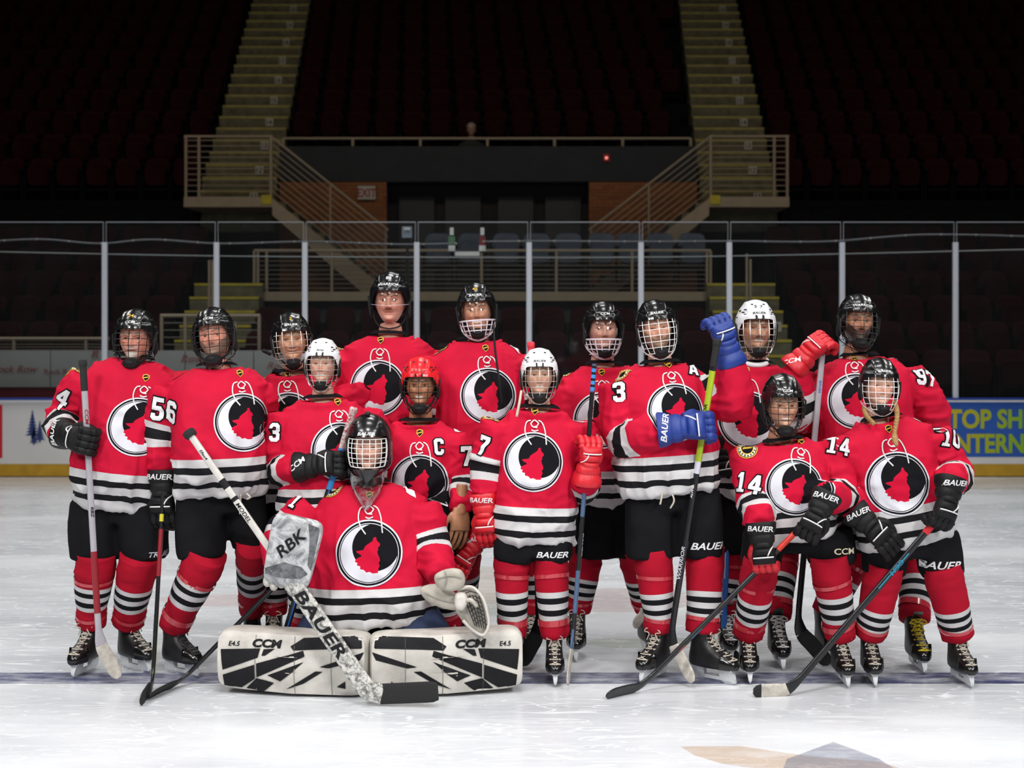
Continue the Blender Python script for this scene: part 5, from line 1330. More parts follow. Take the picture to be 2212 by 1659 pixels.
def make_sock(root, knee, ankle, rk, ra, seed, tape=True, st=.34):
    ax = unit(ankle - knee); top = knee - ax * .10
    ctl = [top, knee, knee + (ankle - knee) * .5 + A(0, -.012, 0), ankle]
    pts = smooth_path(ctl, 44); n = 24; u = np.linspace(0, 1, 44)
    L = np.linalg.norm(np.diff(pts, axis=0), axis=1); ln = np.concatenate([[0], np.cumsum(L)]); tot = ln[-1]; v = (ln - .10) / (tot - .10)
    r = np.interp(v, [-.3, 0, .15, .4, .7, .9, 1.0], [rk * 1.0, rk * 1.04, rk * .99, (rk * .55 + ra * .45) * 1.03, ra * 1.02, ra * 1.05, ra * .98])
    V, Fc = tube(pts, r, n, hint=(1, 0, 0), r2=r * 1.06)
    vv = np.repeat(v, n)
    ctr = np.repeat(pts, n, axis=0); Nn = V - ctr; Nn /= np.linalg.norm(Nn, axis=1)[:, None] + 1e-9
    amp = .004 + .009 * sstep(.72, .95, vv) + .006 * sstep(.25, .02, vv)
    V = V + Nn * ((folds(V, seed, (9, 9, 14), 1.6) - .35) * amp)[:, None]
    o = mk('sock', V, Fc, SOCK, root, True, attrs={'len': np.clip(vv - st + .34, 0, 1)})
    if tape:
        for lo, hi in ((.13, .18), (.76, .83)):
            j = (v > lo - .03) & (v < hi); q = np.where(j)[0]
            if len(q) > 2:
                rr = r[q] + .004; V2, F2 = tube(pts[q] , rr, n, hint=(1, 0, 0), r2=rr * 1.06); V2 = V2 + A(0, 0, .010) * np.sin(np.arange(len(V2)) % n / n * 2 * math.pi + seed)[:, None]
                mk('tape_wrap', V2, [f for f in F2 if len(f) == 4], M_cleartape, o)
    return o

# ------------------------------------------------------------------ one player
HEADS = {}
def make_head(root, c, idx):
    ex, ey = c['eye']; Yh = c['Y'] + c.get('hdY', 0); ctr = P(ex, ey, Yh); hs = c.get('hs', 1.0)
    M = Matrix.Translation(Vector(ctr)) @ Matrix.Rotation(math.radians(c.get('hroll', 0)), 4, 'Y') @ Matrix.Rotation(math.radians(c.get('hyaw', 0)), 4, 'Z') @ Matrix.Rotation(math.radians(c.get('hpitch', 0)), 4, 'X') @ Matrix.Scale(hs, 4)
    fc = c.get('face', {}); V, Fc, col, ye = head_data(**fc)
    me = mesh_data('body', V, Fc, SKIN, True, None, None, {'tone': col}); body = inst('body', me, M, root)
    for s in (-1, 1):
        eb = MB(); V, Fc = ellipsoid((s * .031, ye + .0090, -.001), .0125, .0125, .0125, 14, 10); eb.add(V, Fc)
        V, Fc = ellipsoid((s * .031 + c.get('gaze', 0), ye - .0022, -.0012), .0054, .0024, .0054, 10, 6); eb.add(V, Fc, 1); inst('eye', eb.data('eye', [M_eye_w, M_eye_d]), None, body)
    if c.get('glasses'):
        g = MB()
        for s in (-1, 1): g.tube([(s * .033 + .024 * math.cos(t), ye - .022, -.004 + .019 * math.sin(t)) for t in np.linspace(0, 2 * math.pi, 21)[:-1]], .0012, 5, closed=True); g.tube([(s * .057, ye - .02, 0), (s * .076, .0, 0)], .0014, 5)
        g.tube([(-.009, ye - .022, 0), (.009, ye - .022, 0)], .0014, 5); inst('spectacles', g.data('spectacles', M_glassesf), None, body)
    h = c['helmet']
    if h == 'goalie':
        V, Fc = goalie_mask(); V = V * 1.06; me = mesh_data('goalie_mask', V, Fc, M_shell_b, True, None, 40); o = inst('goalie_mask', me, M, root)
        cg = cage_mesh('goalie', M_wire_w); inst('cage', cg, None, o).scale = (1.08, 1.06, 1.0)
        sf = Surf(V, Fc); V2, F2 = text2d('BAUER', .017, .02, .25, 1.3, .01); h_ = sf.b.ray_cast(Vector((0, -.3, .082)), Vector((0, 1, 0)))
        inst('lettering', mesh_data('mask_lettering', sf.lay(V2, A(*h_[0]), A(0, -.95, .3), A(0, 0, 1), .0014, .1), F2, M_white), None, o)
        rows = [];  n = 25                                                # clear throat guard
        for z, r1, yy in ((-.15, .085, -.135), (-.19, .090, -.145), (-.24, .078, -.155), (-.29, .045, -.165), (-.315, .018, -.168)):
            rows += [(r1 * math.sin(t), yy + .05 * (1 - math.cos(t)), z + .03 * (abs(t) / 1.5) ** 2) for t in np.linspace(-1.5, 1.5, n)]
        k = 5 * n; V = np.array(rows); V = np.concatenate([V, V + A(0, .005, 0)]); Fc = []
        for i in range(4):
            for j in range(n - 1): q = (i * n + j, i * n + j + 1, (i + 1) * n + j + 1, (i + 1) * n + j); Fc += [q[::-1], tuple(x + k for x in q)]
        inst('throat_guard', mesh_data('throat_guard', V, Fc, M_throat, True), None, o)
        kb = MB(); Vk, Fk = ellipsoid((0, -.05, .178), .016, .012, .012, 10, 8); kb.add(Vk, Fk)
        for s in (-1, 1):
            for z in (.13, .115): Vk, Fk = ellipsoid((s * .07, -.085, z), .010, .004, .005, 8, 6); kb.add(Vk, Fk)
        inst('vents', kb.data('mask_vents', M_vent), None, o)
        return M
    me, parts, sf = helmet_meshes(h[0], h[1], h[2]); o = inst('helmet', me, M, root)
    for nm, m2 in parts:
        q_ = inst(nm, m2, None, o)
        if nm == 'vents': q_['kind'] = 'stuff'
    if c.get('hnum'):
        txt, mm, z = c['hnum']; V2, F2 = text2d(txt, .021, .02, 0, 1.0, .01, 1.25 if ' ' in txt else 1.0); h_ = sf.b.ray_cast(Vector((0, -.3, z)), Vector((0, 1, 0)))
        n_ = unit(A(*h_[1])); inst('number_sticker', mesh_data('helmet_number', sf.lay(V2, A(*h_[0]), n_, A(0, 0, 1), .0013, .1), F2, mm), None, o)
    g = c.get('guard', 'cage')
    if g == 'cage': inst('cage', cage_mesh('cage', c.get('wire', M_wire_b)), None, o); inst('chin_cup', chin_mesh(), None, o)
    elif g == 'visor':
        inst('visor', visor_mesh(-.030), None, o); vb = MB(); R_ = math.radians
        vb.tube([cage_pt(R_(-85), z, .97) for z in np.linspace(.055, -.018, 6)] + [cage_pt(R_(q), -.030 + .012 * abs(q) / 85, .97) for q in np.linspace(-83, 83, 31)] + [cage_pt(R_(85), z, .97) for z in np.linspace(-.018, .055, 6)], .0010, 6)
        inst('visor_edge', vb.data('visor_edge', M_clearwire), None, o)
    elif g == 'hybrid': inst('visor', visor_mesh(-.055), None, o); inst('lower_guard', cage_mesh('low', M_clearwire), None, o); inst('chin_cup', chin_mesh(), None, o)
    if g == 'visor':
        mb = MB()
        for s in (-1, 1): mb.tube(smooth_path([(s * .088, .0, -.03), (s * .082, -.02, -.09), (s * .05, -.05, -.135), (0, -.06, -.148)], 12), .004, 6)
        inst('chin_strap', mb.data('chin_strap', M_foam), None, o)
    return M
def wpt(c, q): return P(q[0], q[1], c['Y'] + (q[2] if len(q) > 2 else 0))
PLAYERS = {}
def player(idx, c):
    Y = c['Y']; s = F / Y
    feet = c.get('feet', ())
    base = np.mean([ICE(f[0], f[1]) for f in feet], axis=0) if feet else P(c['hem'][0], 0, Y) * A(1, 1, 0)
    root = empty('person', base, c['label'], 'person', 'hockey team players'); k = c.get('k', 1.0)
    # hands first: they fix the wrists
    arms = []
    for j in (0, 1):
        a = c['arms'][j]; hd = c.get('hands', (None, None))[j]; sh, el = wpt(c, a[0]), wpt(c, a[1])
        if hd is None: wr = wpt(c, a[2])
        else:
            h = dict(hd); h['c'] = wpt(c, h['c']); h['k'] = h.get('k', k) * 1.16
            if h.get('bare'): d_ = unit(h['d']); wr = h['c'] - d_ * .06 * h['k']; h['w'] = wr; bare_hand(root, h, c)
            else: glove(root, h, h['m'], h.get('th', 1), h.get('cm'), h.get('fm'), h.get('word', 'BAUER'), h.get('wm'), h.get('pip')); wr = h['w']
            c.setdefault('H', {})[j] = h
        arms.append([sh, el, wr])
    jo, sf, fr, W = make_jersey(root, c, arms, idx * 7 + 3)
    dress(root, jo, sf, fr, c)
    if c.get('legs'):
        lg = []
        for l in c['legs']: lg.append((wpt(c, l[0]), wpt(c, l[1]), l[2] / s))
        po, ps = make_pants(root, c, fr, lg, idx * 5 + 1)
        for w, px, py, h, sh, mm in c.get('pword', ()):
            V2, F2 = text2d(w, h / s, .02, sh, 1.25, .03); p, n = ps.cast(px, py); print_on('lettering', ps, V2, F2, p, unit(n + A(0, -1.5, 0)), A(0, 0, 1), mm, po, .003)
        for j, (l, f) in enumerate(zip(c['legs'], feet)):
            M = skate(root, f[0], f[1], f[2], f[3] if len(f) > 3 else k, c.get('lacem', (M_lace_d, M_lace_d))[j], 0, c.get('tongue'))
            ank = A(*(M @ Vector((0, .064, .245)))); kn = wpt(c, l[3]); rk, ra = (l[4] / s, l[5] / s)
            make_sock(root, kn, ank, rk, ra, idx * 9 + j, c.get('tape', True), c.get('st', .34))
    make_head(root, c, idx)
    PLAYERS[idx] = (root, c, sf, fr); return root
def bare_hand(root, h, c):
    hp = hand_parts(h['w'], h['d'], h['n'], h.get('th', 1), h['k'], h.get('curl', 'down'), .62); mb = MB(); mb.add(*hp['palm'])
    for q in hp['fingers']: mb.add(*q)
    mb.add(*hp['thumb']); mb.tube([h['w'] - unit(h['d']) * .12, h['w'] + unit(h['d']) * .03], .027 * h['k'], 12)
    V, Q = remesh(*mb.arr(), .0038); V = lap(V, Q, 2, .4)
    mk('hand', V, Q, SKIN, root, True, attrs={'tone': np.tile(A(*c['face']['tone'], 1), (len(V), 1))})
M_throat = clear_mat('throat_clear', (1, 1, 1), 0.05, 0.12, 0.90, smudge=0.35, sscale=12)
# ------------------------------------------------------------------ the team (pixel measurements of the photo give places and sizes)
FAIR = dict(tone=(.60, .30, .21)); RUDDY = (.62, .27, .19)
GB = dict(m=M_g_black, pip=M_g_white)
# 1 ---------------------------------------------------------------- far end, helmet 24
p1 = dict(st=0.24, Y=7.08, neck=(290, 772), hem=(250, 1092), wh=90, wc=94, ws=114, yaw=6, belly=.03, dp=1.1, eye=(294, 731), hs=1.0,
    label='older player with grey goatee, black helmet 24 and cage, gripping a pale stick',
    arms=(((190, 822, .0), (138, 905, .02)), ((372, 820, .06), (405, 930, .20), (398, 1020, .28))),
    hands=(dict(c=(162, 946, -.27), d=(.62, -.75, -.10), n=(-.75, -.65, .2), **GB, th=-1, word='BAUER', wup=(-1, 0, .1)), None), sd=(.10, .2),
    legs=(((205, 1100), (205, 1205), 52, (205, 1232, -.03), 41, 31), ((308, 1100), (314, 1205), 52, (296, 1232, -.03), 41, 34)),
    feet=((184, 1455, -10), (292, 1448, 48)), crest=(297, 922, 62), nums=(('4', 137, 858, 46, 35),), patches=(('r', 181, 787, 22, 20),), pword=(('TRUE', 345, 1197, 11, .3, M_grey),),
    helmet=('b', 'c', 'CCM'), hnum=('24', M_gold, .116), glasses=True, lacem=(M_lace_d, M_lace_d),
    face=dict(tone=RUDDY, hair=(.25, .22, .2), beard=(.50, .45, .40), bstyle='mg', smile=.1))
player(1, p1)
# 2 ---------------------------------------------------------------- number 56
p2 = dict(st=0.14, Y=6.98, neck=(468, 790), hem=(476, 1066), wh=94, wc=96, ws=116, yaw=14, belly=.035, dp=1.15, eye=(464, 728), hs=1.0, hroll=-7, hpitch=-6,
    label='broad bearded player 56 in black helmet and black cage, gloved hand hanging',
    arms=(((375, 848, .0), (346, 955, .0)), ((548, 842, .05), (560, 940, .20), (555, 1010, .28))),
    hands=(dict(c=(352, 1086, -.03), d=(.02, -.12, -1), n=(-.15, -1, .1), **GB, th=1, curl='open', word='BAUER', wup=(0, 0, 1)), None), sd=(.20, .2),
    legs=(((432, 1080), (435, 1200), 53, (434, 1228, -.04), 42, 33), ((532, 1080, .06), (540, 1172, .16), 42, (548, 1195, .14), 38, 30)),
    feet=((392, 1458, 52), (548, 1418, 20)), crest=(526, 912, 62), nums=(('56', 357, 886, 48, 8),), patches=(('r', 381, 811, 21, 25),), helmet=('b', 'c', 'CCM'), lacem=(M_lace_k, M_lace_k),
    face=dict(tone=RUDDY, hair=(.08, .05, .03), beard=(.22, .14, .10), bstyle='mf', smile=.35))
player(2, p2)
# 3 ---------------------------------------------------------------- helmet 2, behind
p3 = dict(Y=7.45, neck=(630, 804), hem=(645, 1078), wh=84, wc=86, ws=106, eye=(630, 735), hs=1.0, hyaw=10, hroll=-4, yaw=4,
    label='smiling player in black helmet 2 with white cage, half hidden behind the white helmet',
    arms=(((580, 838), (578, 945, .02), (598, 1040, .05)), ((752, 838, .05), (790, 930, .15), (780, 1010, .2))),
    legs=(((602, 1090), (600, 1195), 44, (597, 1215), 36, 28), ((690, 1090), (692, 1195), 44, (690, 1215), 36, 28)), feet=((590, 1424, 5), (690, 1424, 5)),
    crest=(622, 908, 60), patches=(('r', 577, 790, 19, 30),), helmet=('b', 'n', 'BAUER'), wire=M_wire_c, hnum=('2', M_gold, .116), face=dict(tone=(.58, .32, .20), hair=(.3, .2, .1), smile=1.0))
player(3, p3)
# 4 ---------------------------------------------------------------- white helmet with a name
p4 = dict(Y=7.02, neck=(697, 860), hem=(705, 1130), wh=92, wc=92, ws=108, k=.92, eye=(697, 786), hs=.85, yaw=6,
    label='smiling player 3 in white helmet lettered Amy, black glove gripping a blue taped stick',
    arms=(((615, 895), (604, 1012, -.02)), ((788, 892, .03), (815, 990, .12), (800, 1080, .15))),
    hands=(dict(c=(702, 1003, -.22), d=(.95, -.2, .12), n=(-.1, -1, .35), **GB, th=-1, word='CCM', wup=(-.7, 0, .7), k=.95), None), sd=(.15, .2),
    legs=(((660, 1130), (656, 1200), 46, (655, 1215), 36, 30), ((755, 1130), (755, 1200), 46, (755, 1215), 36, 30)), feet=((652, 1452, 0), (750, 1452, 0)),
    crest=(735, 975, 62), nums=(('3', 594, 934, 40, 2),), patches=(('r', 600, 868, 20, 35),), helmet=('w', 'n', 'Amy'), wire=M_wire_c, face=dict(tone=(.64, .36, .27), hair=(.3, .2, .12), smile=1.0, teeth=True))
player(4, p4)
# 5 ---------------------------------------------------------------- tall, clear visor
p5 = dict(Y=7.65, neck=(840, 722), hem=(828, 1030), wh=90, wc=94, ws=114, eye=(843, 650), hs=1.07, hpitch=0, yaw=-2,
    label='tall moustached player in black helmet with clear half visor, bare chin',
    arms=(((748, 768), (732, 880, .12), (742, 980, .2)), ((915, 772), (935, 890, .14), (915, 990, .2))),
    legs=(((790, 1035), (790, 1170), 45, (790, 1190), 36, 30), ((880, 1035), (880, 1170), 45, (880, 1190), 36, 30)), feet=((790, 1402, 0), (880, 1402, 0)),
    crest=(815, 838, 60), patches=(('r', 738, 715, 18, 30), ('m', 918, 722, 15, 0)), helmet=('b', 'n', 'WARRIOR'), hnum=('88', M_white, .116), guard='visor', face=dict(tone=(.63, .31, .23), hair=(.16, .08, .04), beard=(.16, .07, .035), bstyle='m', smile=.1))
player(5, p5)
# 6 ---------------------------------------------------------------- tall, clear shield and lower guard
p6 = dict(st=0.30, Y=7.50, neck=(1030, 732), hem=(1040, 1035), wh=95, wc=97, ws=116, eye=(1030, 671), hs=1.0, hroll=-4, yaw=6,
    label='tall grinning player in black helmet with clear shield, standing behind the red helmet',
    arms=(((948, 775), (942, 885, .0), (955, 990, .05)), ((1108, 778), (1140, 885, .06))),
    hands=(None, dict(c=(1143, 985, .0), d=(.35, -.5, -.75), n=(.4, -.7, .5), **GB, th=-1, word=None)), sd=(.23, .2),
    legs=(((1005, 1040), (1000, 1180), 48, (1000, 1200), 38, 31), ((1120, 1040), (1135, 1180), 48, (1146, 1205), 38, 31)), feet=((1000, 1408, 0), (1147, 1418, 0)),
    crest=(1055, 855, 60), patches=(('r', 942, 736, 19, 25), ('m', 1122, 742, 17, -20)), helmet=('b', 'n', 'BAUER'), guard='hybrid', hnum=('45', M_gold, .116), face=dict(tone=(.60, .31, .20), hair=(.05, .03, .02), smile=1.0, teeth=True))
player(6, p6)
# 7 ---------------------------------------------------------------- captain, red helmet
p7 = dict(Y=7.18, neck=(905, 910), hem=(905, 1075), wh=74, wc=78, ws=96, k=.88, tuck=True, eye=(908, 830), hs=.94, hpitch=3, yaw=0,
    label='captain with C and red helmet, bare hand holding a loose red glove',
    arms=(((842, 938), (830, 1020, .06), (850, 1080, .12)), ((975, 942), (1003, 1040, -.02))),
    hands=(None, dict(c=(994, 1124, -.16), d=(-.05, -.1, -1), n=(.6, -.8, 0), bare=True, k=.95, th=1, curl='down')), sd=(.2, .13),
    legs=(((872, 1075), (872, 1215), 46, (875, 1230), 35, 28), ((942, 1075), (948, 1215), 46, (960, 1230), 35, 28)), feet=((880, 1440, 0), (968, 1440, 0)),
    crest=(905, 1045, 62), nums=(('C', 948, 965, 36, 0), ('7', 1007, 985, 42, 0)), patches=(('m', 995, 917, 22, -20),), helmet=('r', 'n', 'BAUER'), wire=M_wire_b, face=dict(tone=(.40, .19, .10), hair=(.03, .02, .015), smile=.8, teeth=True))
player(7, p7)
# 9 ---------------------------------------------------------------- small white helmet, red gloves
p9 = dict(st=0.34, Y=6.92, neck=(1165, 881), hem=(1153, 1172), wh=84, wc=80, ws=104, k=.90, eye=(1165, 810), hs=.88,
    label='young player 7 in white helmet with both red gloves, holding a blue striped stick',
    arms=(((1078, 915), (1052, 1010, .0)), ((1246, 915), (1262, 1050, .02))),
    hands=(dict(c=(1050, 1130, -.04), d=(.1, -.1, -1), n=(-.3, -1, .1), m=M_g_red, pip=M_g_white, th=1, curl='open', word='BAUER', wup=(0, 0, 1)),
           dict(c=(1274, 985, -.16), d=(.12, -.15, 1), n=(.3, -1, -.1), m=M_g_red, pip=M_g_white, th=1, word=None, curl='grip')), sd=(.14, .12),
    legs=(((1112, 1175), (1108, 1202), 45, (1105, 1222), 37, 31), ((1195, 1175), (1195, 1202), 43, (1190, 1222), 37, 31)), feet=((1105, 1470, -5), (1198, 1473, 0)),
    crest=(1152, 998, 63), nums=(('7', 1043, 962, 42, 18),), patches=(('r', 1068, 886, 19, 35), ('m', 1258, 905, 20, -25)), pword=(('BAUER', 1193, 1199, 13, .3, M_white),), helmet=('w', 'n', 'BAUER'), wire=M_wire_c, face=dict(tone=(.58, .33, .23), hair=(.12, .07, .04), smile=.8, teeth=True))
player(9, p9)
# 10 --------------------------------------------------------------- clear shield, behind
p10 = dict(st=0.30, Y=7.50, neck=(1305, 786), hem=(1300, 1088), wh=84, wc=86, ws=106, eye=(1302, 711), hs=1.0, hyaw=3,
    label='player in black helmet with clear shield, behind a blue striped stick blade end',
    arms=(((1232, 838), (1224, 950, .0), (1245, 1060, .0)), ((1380, 838, .05), (1392, 940, .14), (1380, 1040, .2))),
    legs=(((1288, 1090), (1282, 1200), 45, (1264, 1220), 34, 29), ((1362, 1090), (1372, 1200), 42, (1374, 1215), 34, 29)), feet=((1246, 1420, -5), (1405, 1412, 15)),
    crest=(1300, 908, 60), patches=(('r', 1222, 792, 18, 35),), helmet=('b', 'c', 'CCM'), guard='hybrid', face=dict(tone=(.60, .33, .25), hair=(.10, .06, .04), smile=.3))
p10['label'] = 'player in black helmet with clear shield and lower guard, standing behind the letter A teammate'
player(10, p10)
# 11 --------------------------------------------------------------- letter A, blue gloves
p11 = dict(st=0.38, Y=6.98, neck=(1426, 784), hem=(1444, 1060), wh=104, wc=100, ws=116, eye=(1418, 710), hs=.96, hroll=-7, yaw=2, slv=1.12, dp=1.1,
    label='bearded player with letter A and blue gloves, leaning on a lime stick',
    arms=(((1342, 832, .0), (1350, 940, -.05)), ((1540, 815, .0), (1578, 865, -.06))),
    hands=(dict(c=(1498, 922, -.26), d=(.95, -.1, .10), n=(.0, -1, .25), m=M_g_blue, pip=M_g_white, th=-1, word='BAUER', wup=(-1, 0, .1), k=1.08),
           dict(c=(1562, 722, -.14), d=(-.28, -.15, .95), n=(.25, -1, .3), m=M_g_blue, pip=M_g_white, th=1, word=None, k=1.0, curl='fist')), sd=(.20, .32),
    legs=(((1400, 1075), (1402, 1202), 52, (1413, 1225, -.02), 39, 32), ((1505, 1075), (1510, 1198), 52, (1522, 1222, -.02), 40, 34)), feet=((1412, 1468, -35), (1540, 1472, 48)),
    crest=(1462, 890, 62), nums=(('3', 1337, 846, 44, -4), ('A', 1496, 798, 34, 4, (0, -1.2, 0))), patches=(('r', 1338, 784, 20, 40),), pword=(('BAUER', 1532, 1180, 15, .3, M_white),), helmet=('b', 'n', 'BAUER'), wire=M_wire_w, tongue=M_g_black,
    face=dict(tone=(.62, .32, .22), hair=(.12, .07, .04), beard=(.24, .15, .09), bstyle='mf', smile=.4))
player(11, p11)
# 12 --------------------------------------------------------------- white helmet 57
p12 = dict(st=0.36, Y=7.50, neck=(1630, 785), hem=(1632, 1068), wh=86, wc=90, ws=108, eye=(1632, 710), hs=1.02,
    label='smiling player in white helmet 57, behind the raised blue glove',
    arms=(((1562, 838), (1556, 945, .04)), ((1705, 838), (1735, 940, .12), (1722, 1035, .2))),
    hands=(dict(c=(1566, 1010, -.10), d=(.1, -.3, -1), n=(-.5, -.8, .2), **GB, th=1, word=None), None),
    legs=(((1588, 1072), (1585, 1192), 42, (1582, 1212), 33, 28), ((1688, 1072), (1690, 1190), 42, (1690, 1208), 34, 29)), feet=((1572, 1422, 0), (1682, 1438, 0)),
    crest=(1616, 908, 62), patches=(('m', 1712, 792, 17, -25),), helmet=('w', 'n', 'BAUER'), wire=M_wire_c, hnum=('5 7', M_blackp, .118), lacem=(M_lace, M_lace), face=dict(tone=(.50, .27, .17), hair=(.04, .03, .02), beard=(.14, .08, .05), bstyle='m', smile=1.0, teeth=True))
player(12, p12)
# 13 --------------------------------------------------------------- number 97
p13 = dict(st=0.36, Y=7.40, neck=(1856, 768), hem=(1872, 1070), wh=102, wc=104, ws=124, eye=(1852, 696), hs=1.0, hroll=3, hpitch=-4, yaw=-8, belly=.02, slv=1.05,
    label='dark bearded player 97 raising a red and black glove beside the face',
    arms=(((1772, 818), (1735, 895, -.04)), ((1956, 808), (2008, 900, .04), (2015, 1000, .1))),
    hands=(dict(c=(1758, 752, -.16), d=(.70, -.1, .72), n=(-.5, -.8, .45), m=M_g_red, cm=M_g_red, fm=M_g_red, pip=M_g_white, th=-1, word='CCM', wup=(-.4, 0, 1), k=1.0), None), sd=(.2, .13),
    legs=(((1838, 1075), (1842, 1188), 46, (1848, 1205), 35, 30), ((1962, 1075), (1972, 1192), 48, (1976, 1210), 37, 31)), feet=((1790, 1428, 10), (1982, 1446, 0)),
    crest=(1850, 866, 60), nums=(('97', 2000, 815, 38, 8, (.1, -.5, .1)),), patches=(('m', 1967, 750, 18, -25),), helmet=('b', 'n', 'WARRIOR'), wire=M_wire_b, lacem=(M_lace_y, M_lace_y), face=dict(tone=(.42, .20, .12), hair=(.015, .012, .01), beard=(.018, .013, .011), bstyle='mf', smile=.6))
player(13, p13)
# 14 --------------------------------------------------------------- number 14
p14 = dict(st=0.30, Y=6.88, neck=(1692, 951), hem=(1722, 1158), wh=84, wc=88, ws=108, k=.92, eye=(1690, 872), hs=.98, hpitch=6, hyaw=2, yaw=4, dp=1.1,
    label='player 14 in black helmet and black cage, stooping with both hands on a black stick',
    arms=(((1618, 970), (1632, 1075, -.05)), ((1796, 950), (1818, 1060, -.05))),
    hands=(dict(c=(1650, 1196, -.27), d=(.08, -.15, -1), n=(-.3, -1, .2), m=M_g_black, fm=M_g_red, pip=M_g_white, th=1, word='BAUER', wup=(0, 0, 1)),
           dict(c=(1758, 1125, -.36), d=(-.45, -.2, -.75), n=(-.1, -1, .4), **GB, th=-1, word='BAUER', wup=(.3, 0, 1))), sd=(.14, .20),
    legs=(((1648, 1165), (1640, 1222), 44, (1638, 1248, -.05), 38, 33), ((1790, 1160), (1795, 1212), 52, (1795, 1238, -.05), 40, 33)), feet=((1617, 1468, -6), (1820, 1476, 0)),
    crest=(1718, 1052, 60), crot=22, nums=(('14', 1616, 1044, 42, 8), ('14', 1812, 962, 38, 12)), patches=(('r', 1614, 968, 22, 20), ('m', 1780, 897, 22, -25)), pword=(('CCM', 1825, 1191, 13, 0, M_cream),), helmet=('b', 'c', 'CCM'), wire=M_wire_b, face=dict(tone=(.56, .30, .19), hair=(.04, .03, .02), smile=.9, teeth=True))
player(14, p14)
# 15 --------------------------------------------------------------- braided hair
p15 = dict(st=0.44, Y=6.88, neck=(1904, 903), hem=(1956, 1168), wh=102, wc=94, ws=112, k=.94, eye=(1898, 833), hs=.91, yaw=-4, hroll=2,
    label='smiling player with blond braids, black helmet and white cage, holding a black and teal stick',
    arms=(((1842, 955), (1832, 1062, .0)), ((2012, 942), (2058, 1020, .0))),
    hands=(dict(c=(1894, 1150, -.20), d=(.62, -.3, -.6), n=(-.3, -.9, .35), **GB, th=-1, curl='open', word='BAUER', wup=(-.5, 0, 1)),
           dict(c=(2042, 1098, -.30), d=(-.25, -.25, -.9), n=(.3, -1, .15), **GB, th=-1, word='BAUER', wup=(.1, 0, 1))), sd=(.16, .17),
    legs=(((1910, 1175), (1908, 1238), 47, (1904, 1258, -.03), 39, 34), ((2022, 1172), (2034, 1238), 48, (2042, 1258, -.03), 40, 35)), feet=((1882, 1474, -5), (2078, 1476, 5)),
    crest=(1940, 1045, 67), crot=4, nums=(('10', 2056, 945, 42, 14), ('0', 1822, 1022, 38, 12)), patches=(('m', 1992, 878, 23, -25),), pword=(('BAUER', 2032, 1222, 17, .3, M_white),), helmet=('b', 'n', 'BAUER'), wire=M_wire_w, face=dict(tone=(.68, .38, .29), hair=(.42, .26, .10), smile=1.0, teeth=True))
player(15, p15)
# ------------------------------------------------------------------ goalkeeper
M_pad = mat('pad_white', (0.64, 0.61, 0.56), 0.5, noise=0.35, nscale=9, bump=0.15, bscale=60); M_padb = mat('pad_black', (0.010, 0.010, 0.012), 0.6, spec=0.2, noise=0.3, nscale=20)
def marble(name, c1, c2, sc):
    m, N, L, b = pbsdf(name); tc = N.new('ShaderNodeTexCoord'); n = N.new('ShaderNodeTexNoise'); n.inputs['Scale'].default_value = sc; n.inputs['Detail'].default_value = 8; n.inputs['Roughness'].default_value = .7; n.inputs['Distortion'].default_value = 1.5
    L.new(tc.outputs['Object'], n.inputs['Vector']); r = N.new('ShaderNodeValToRGB'); r.color_ramp.elements[0].position = .40; r.color_ramp.elements[0].color = (*c2, 1); r.color_ramp.elements[1].position = .58; r.color_ramp.elements[1].color = (*c1, 1)
    L.new(n.outputs['Fac'], r.inputs[0]); L.new(r.outputs[0], b.inputs['Base Color']); b.inputs['Roughness'].default_value = .35; return m
M_block = marble('blocker_scuffed', (.52, .53, .54), (.16, .17, .18), 9); M_blockd = marble('blocker_grey', (.16, .165, .18), (.05, .05, .055), 10); M_padc = marble('stick_scuffed', (.58, .57, .54), (.10, .10, .09), 32)
c8 = dict(Y=6.86, neck=(797, 1040), hem=(806, 1342), wh=132, wc=120, ws=130, k=1.0, slv=1.0, dp=.85, eye=(797, 964), hdY=-.02, hs=.95, helmet='goalie', hpitch=3,
    label='goalkeeper 1 kneeling in front with black mask, white leg pads, blocker and catching glove',
    arms=(((672, 1100), (606, 1170, -.08), (622, 1225, -.30)), ((908, 1098), (934, 1185, -.05), (950, 1248, -.20))), sd=(.30, .22),
    crest=(796, 1196, 70), colf=.0, nums=(('1', 640, 1082, 38, 16),), patches=(('r', 706, 1030, 22, 35), ('m', 893, 1040, 22, -20)),
    face=dict(tone=(.64, .36, .27), hair=(.10, .06, .04), smile=.5))
player(8, c8); g8 = PLAYERS[8][0]; g8.location = (0 + g8.location[0], g8.location[1], g8.location[2])
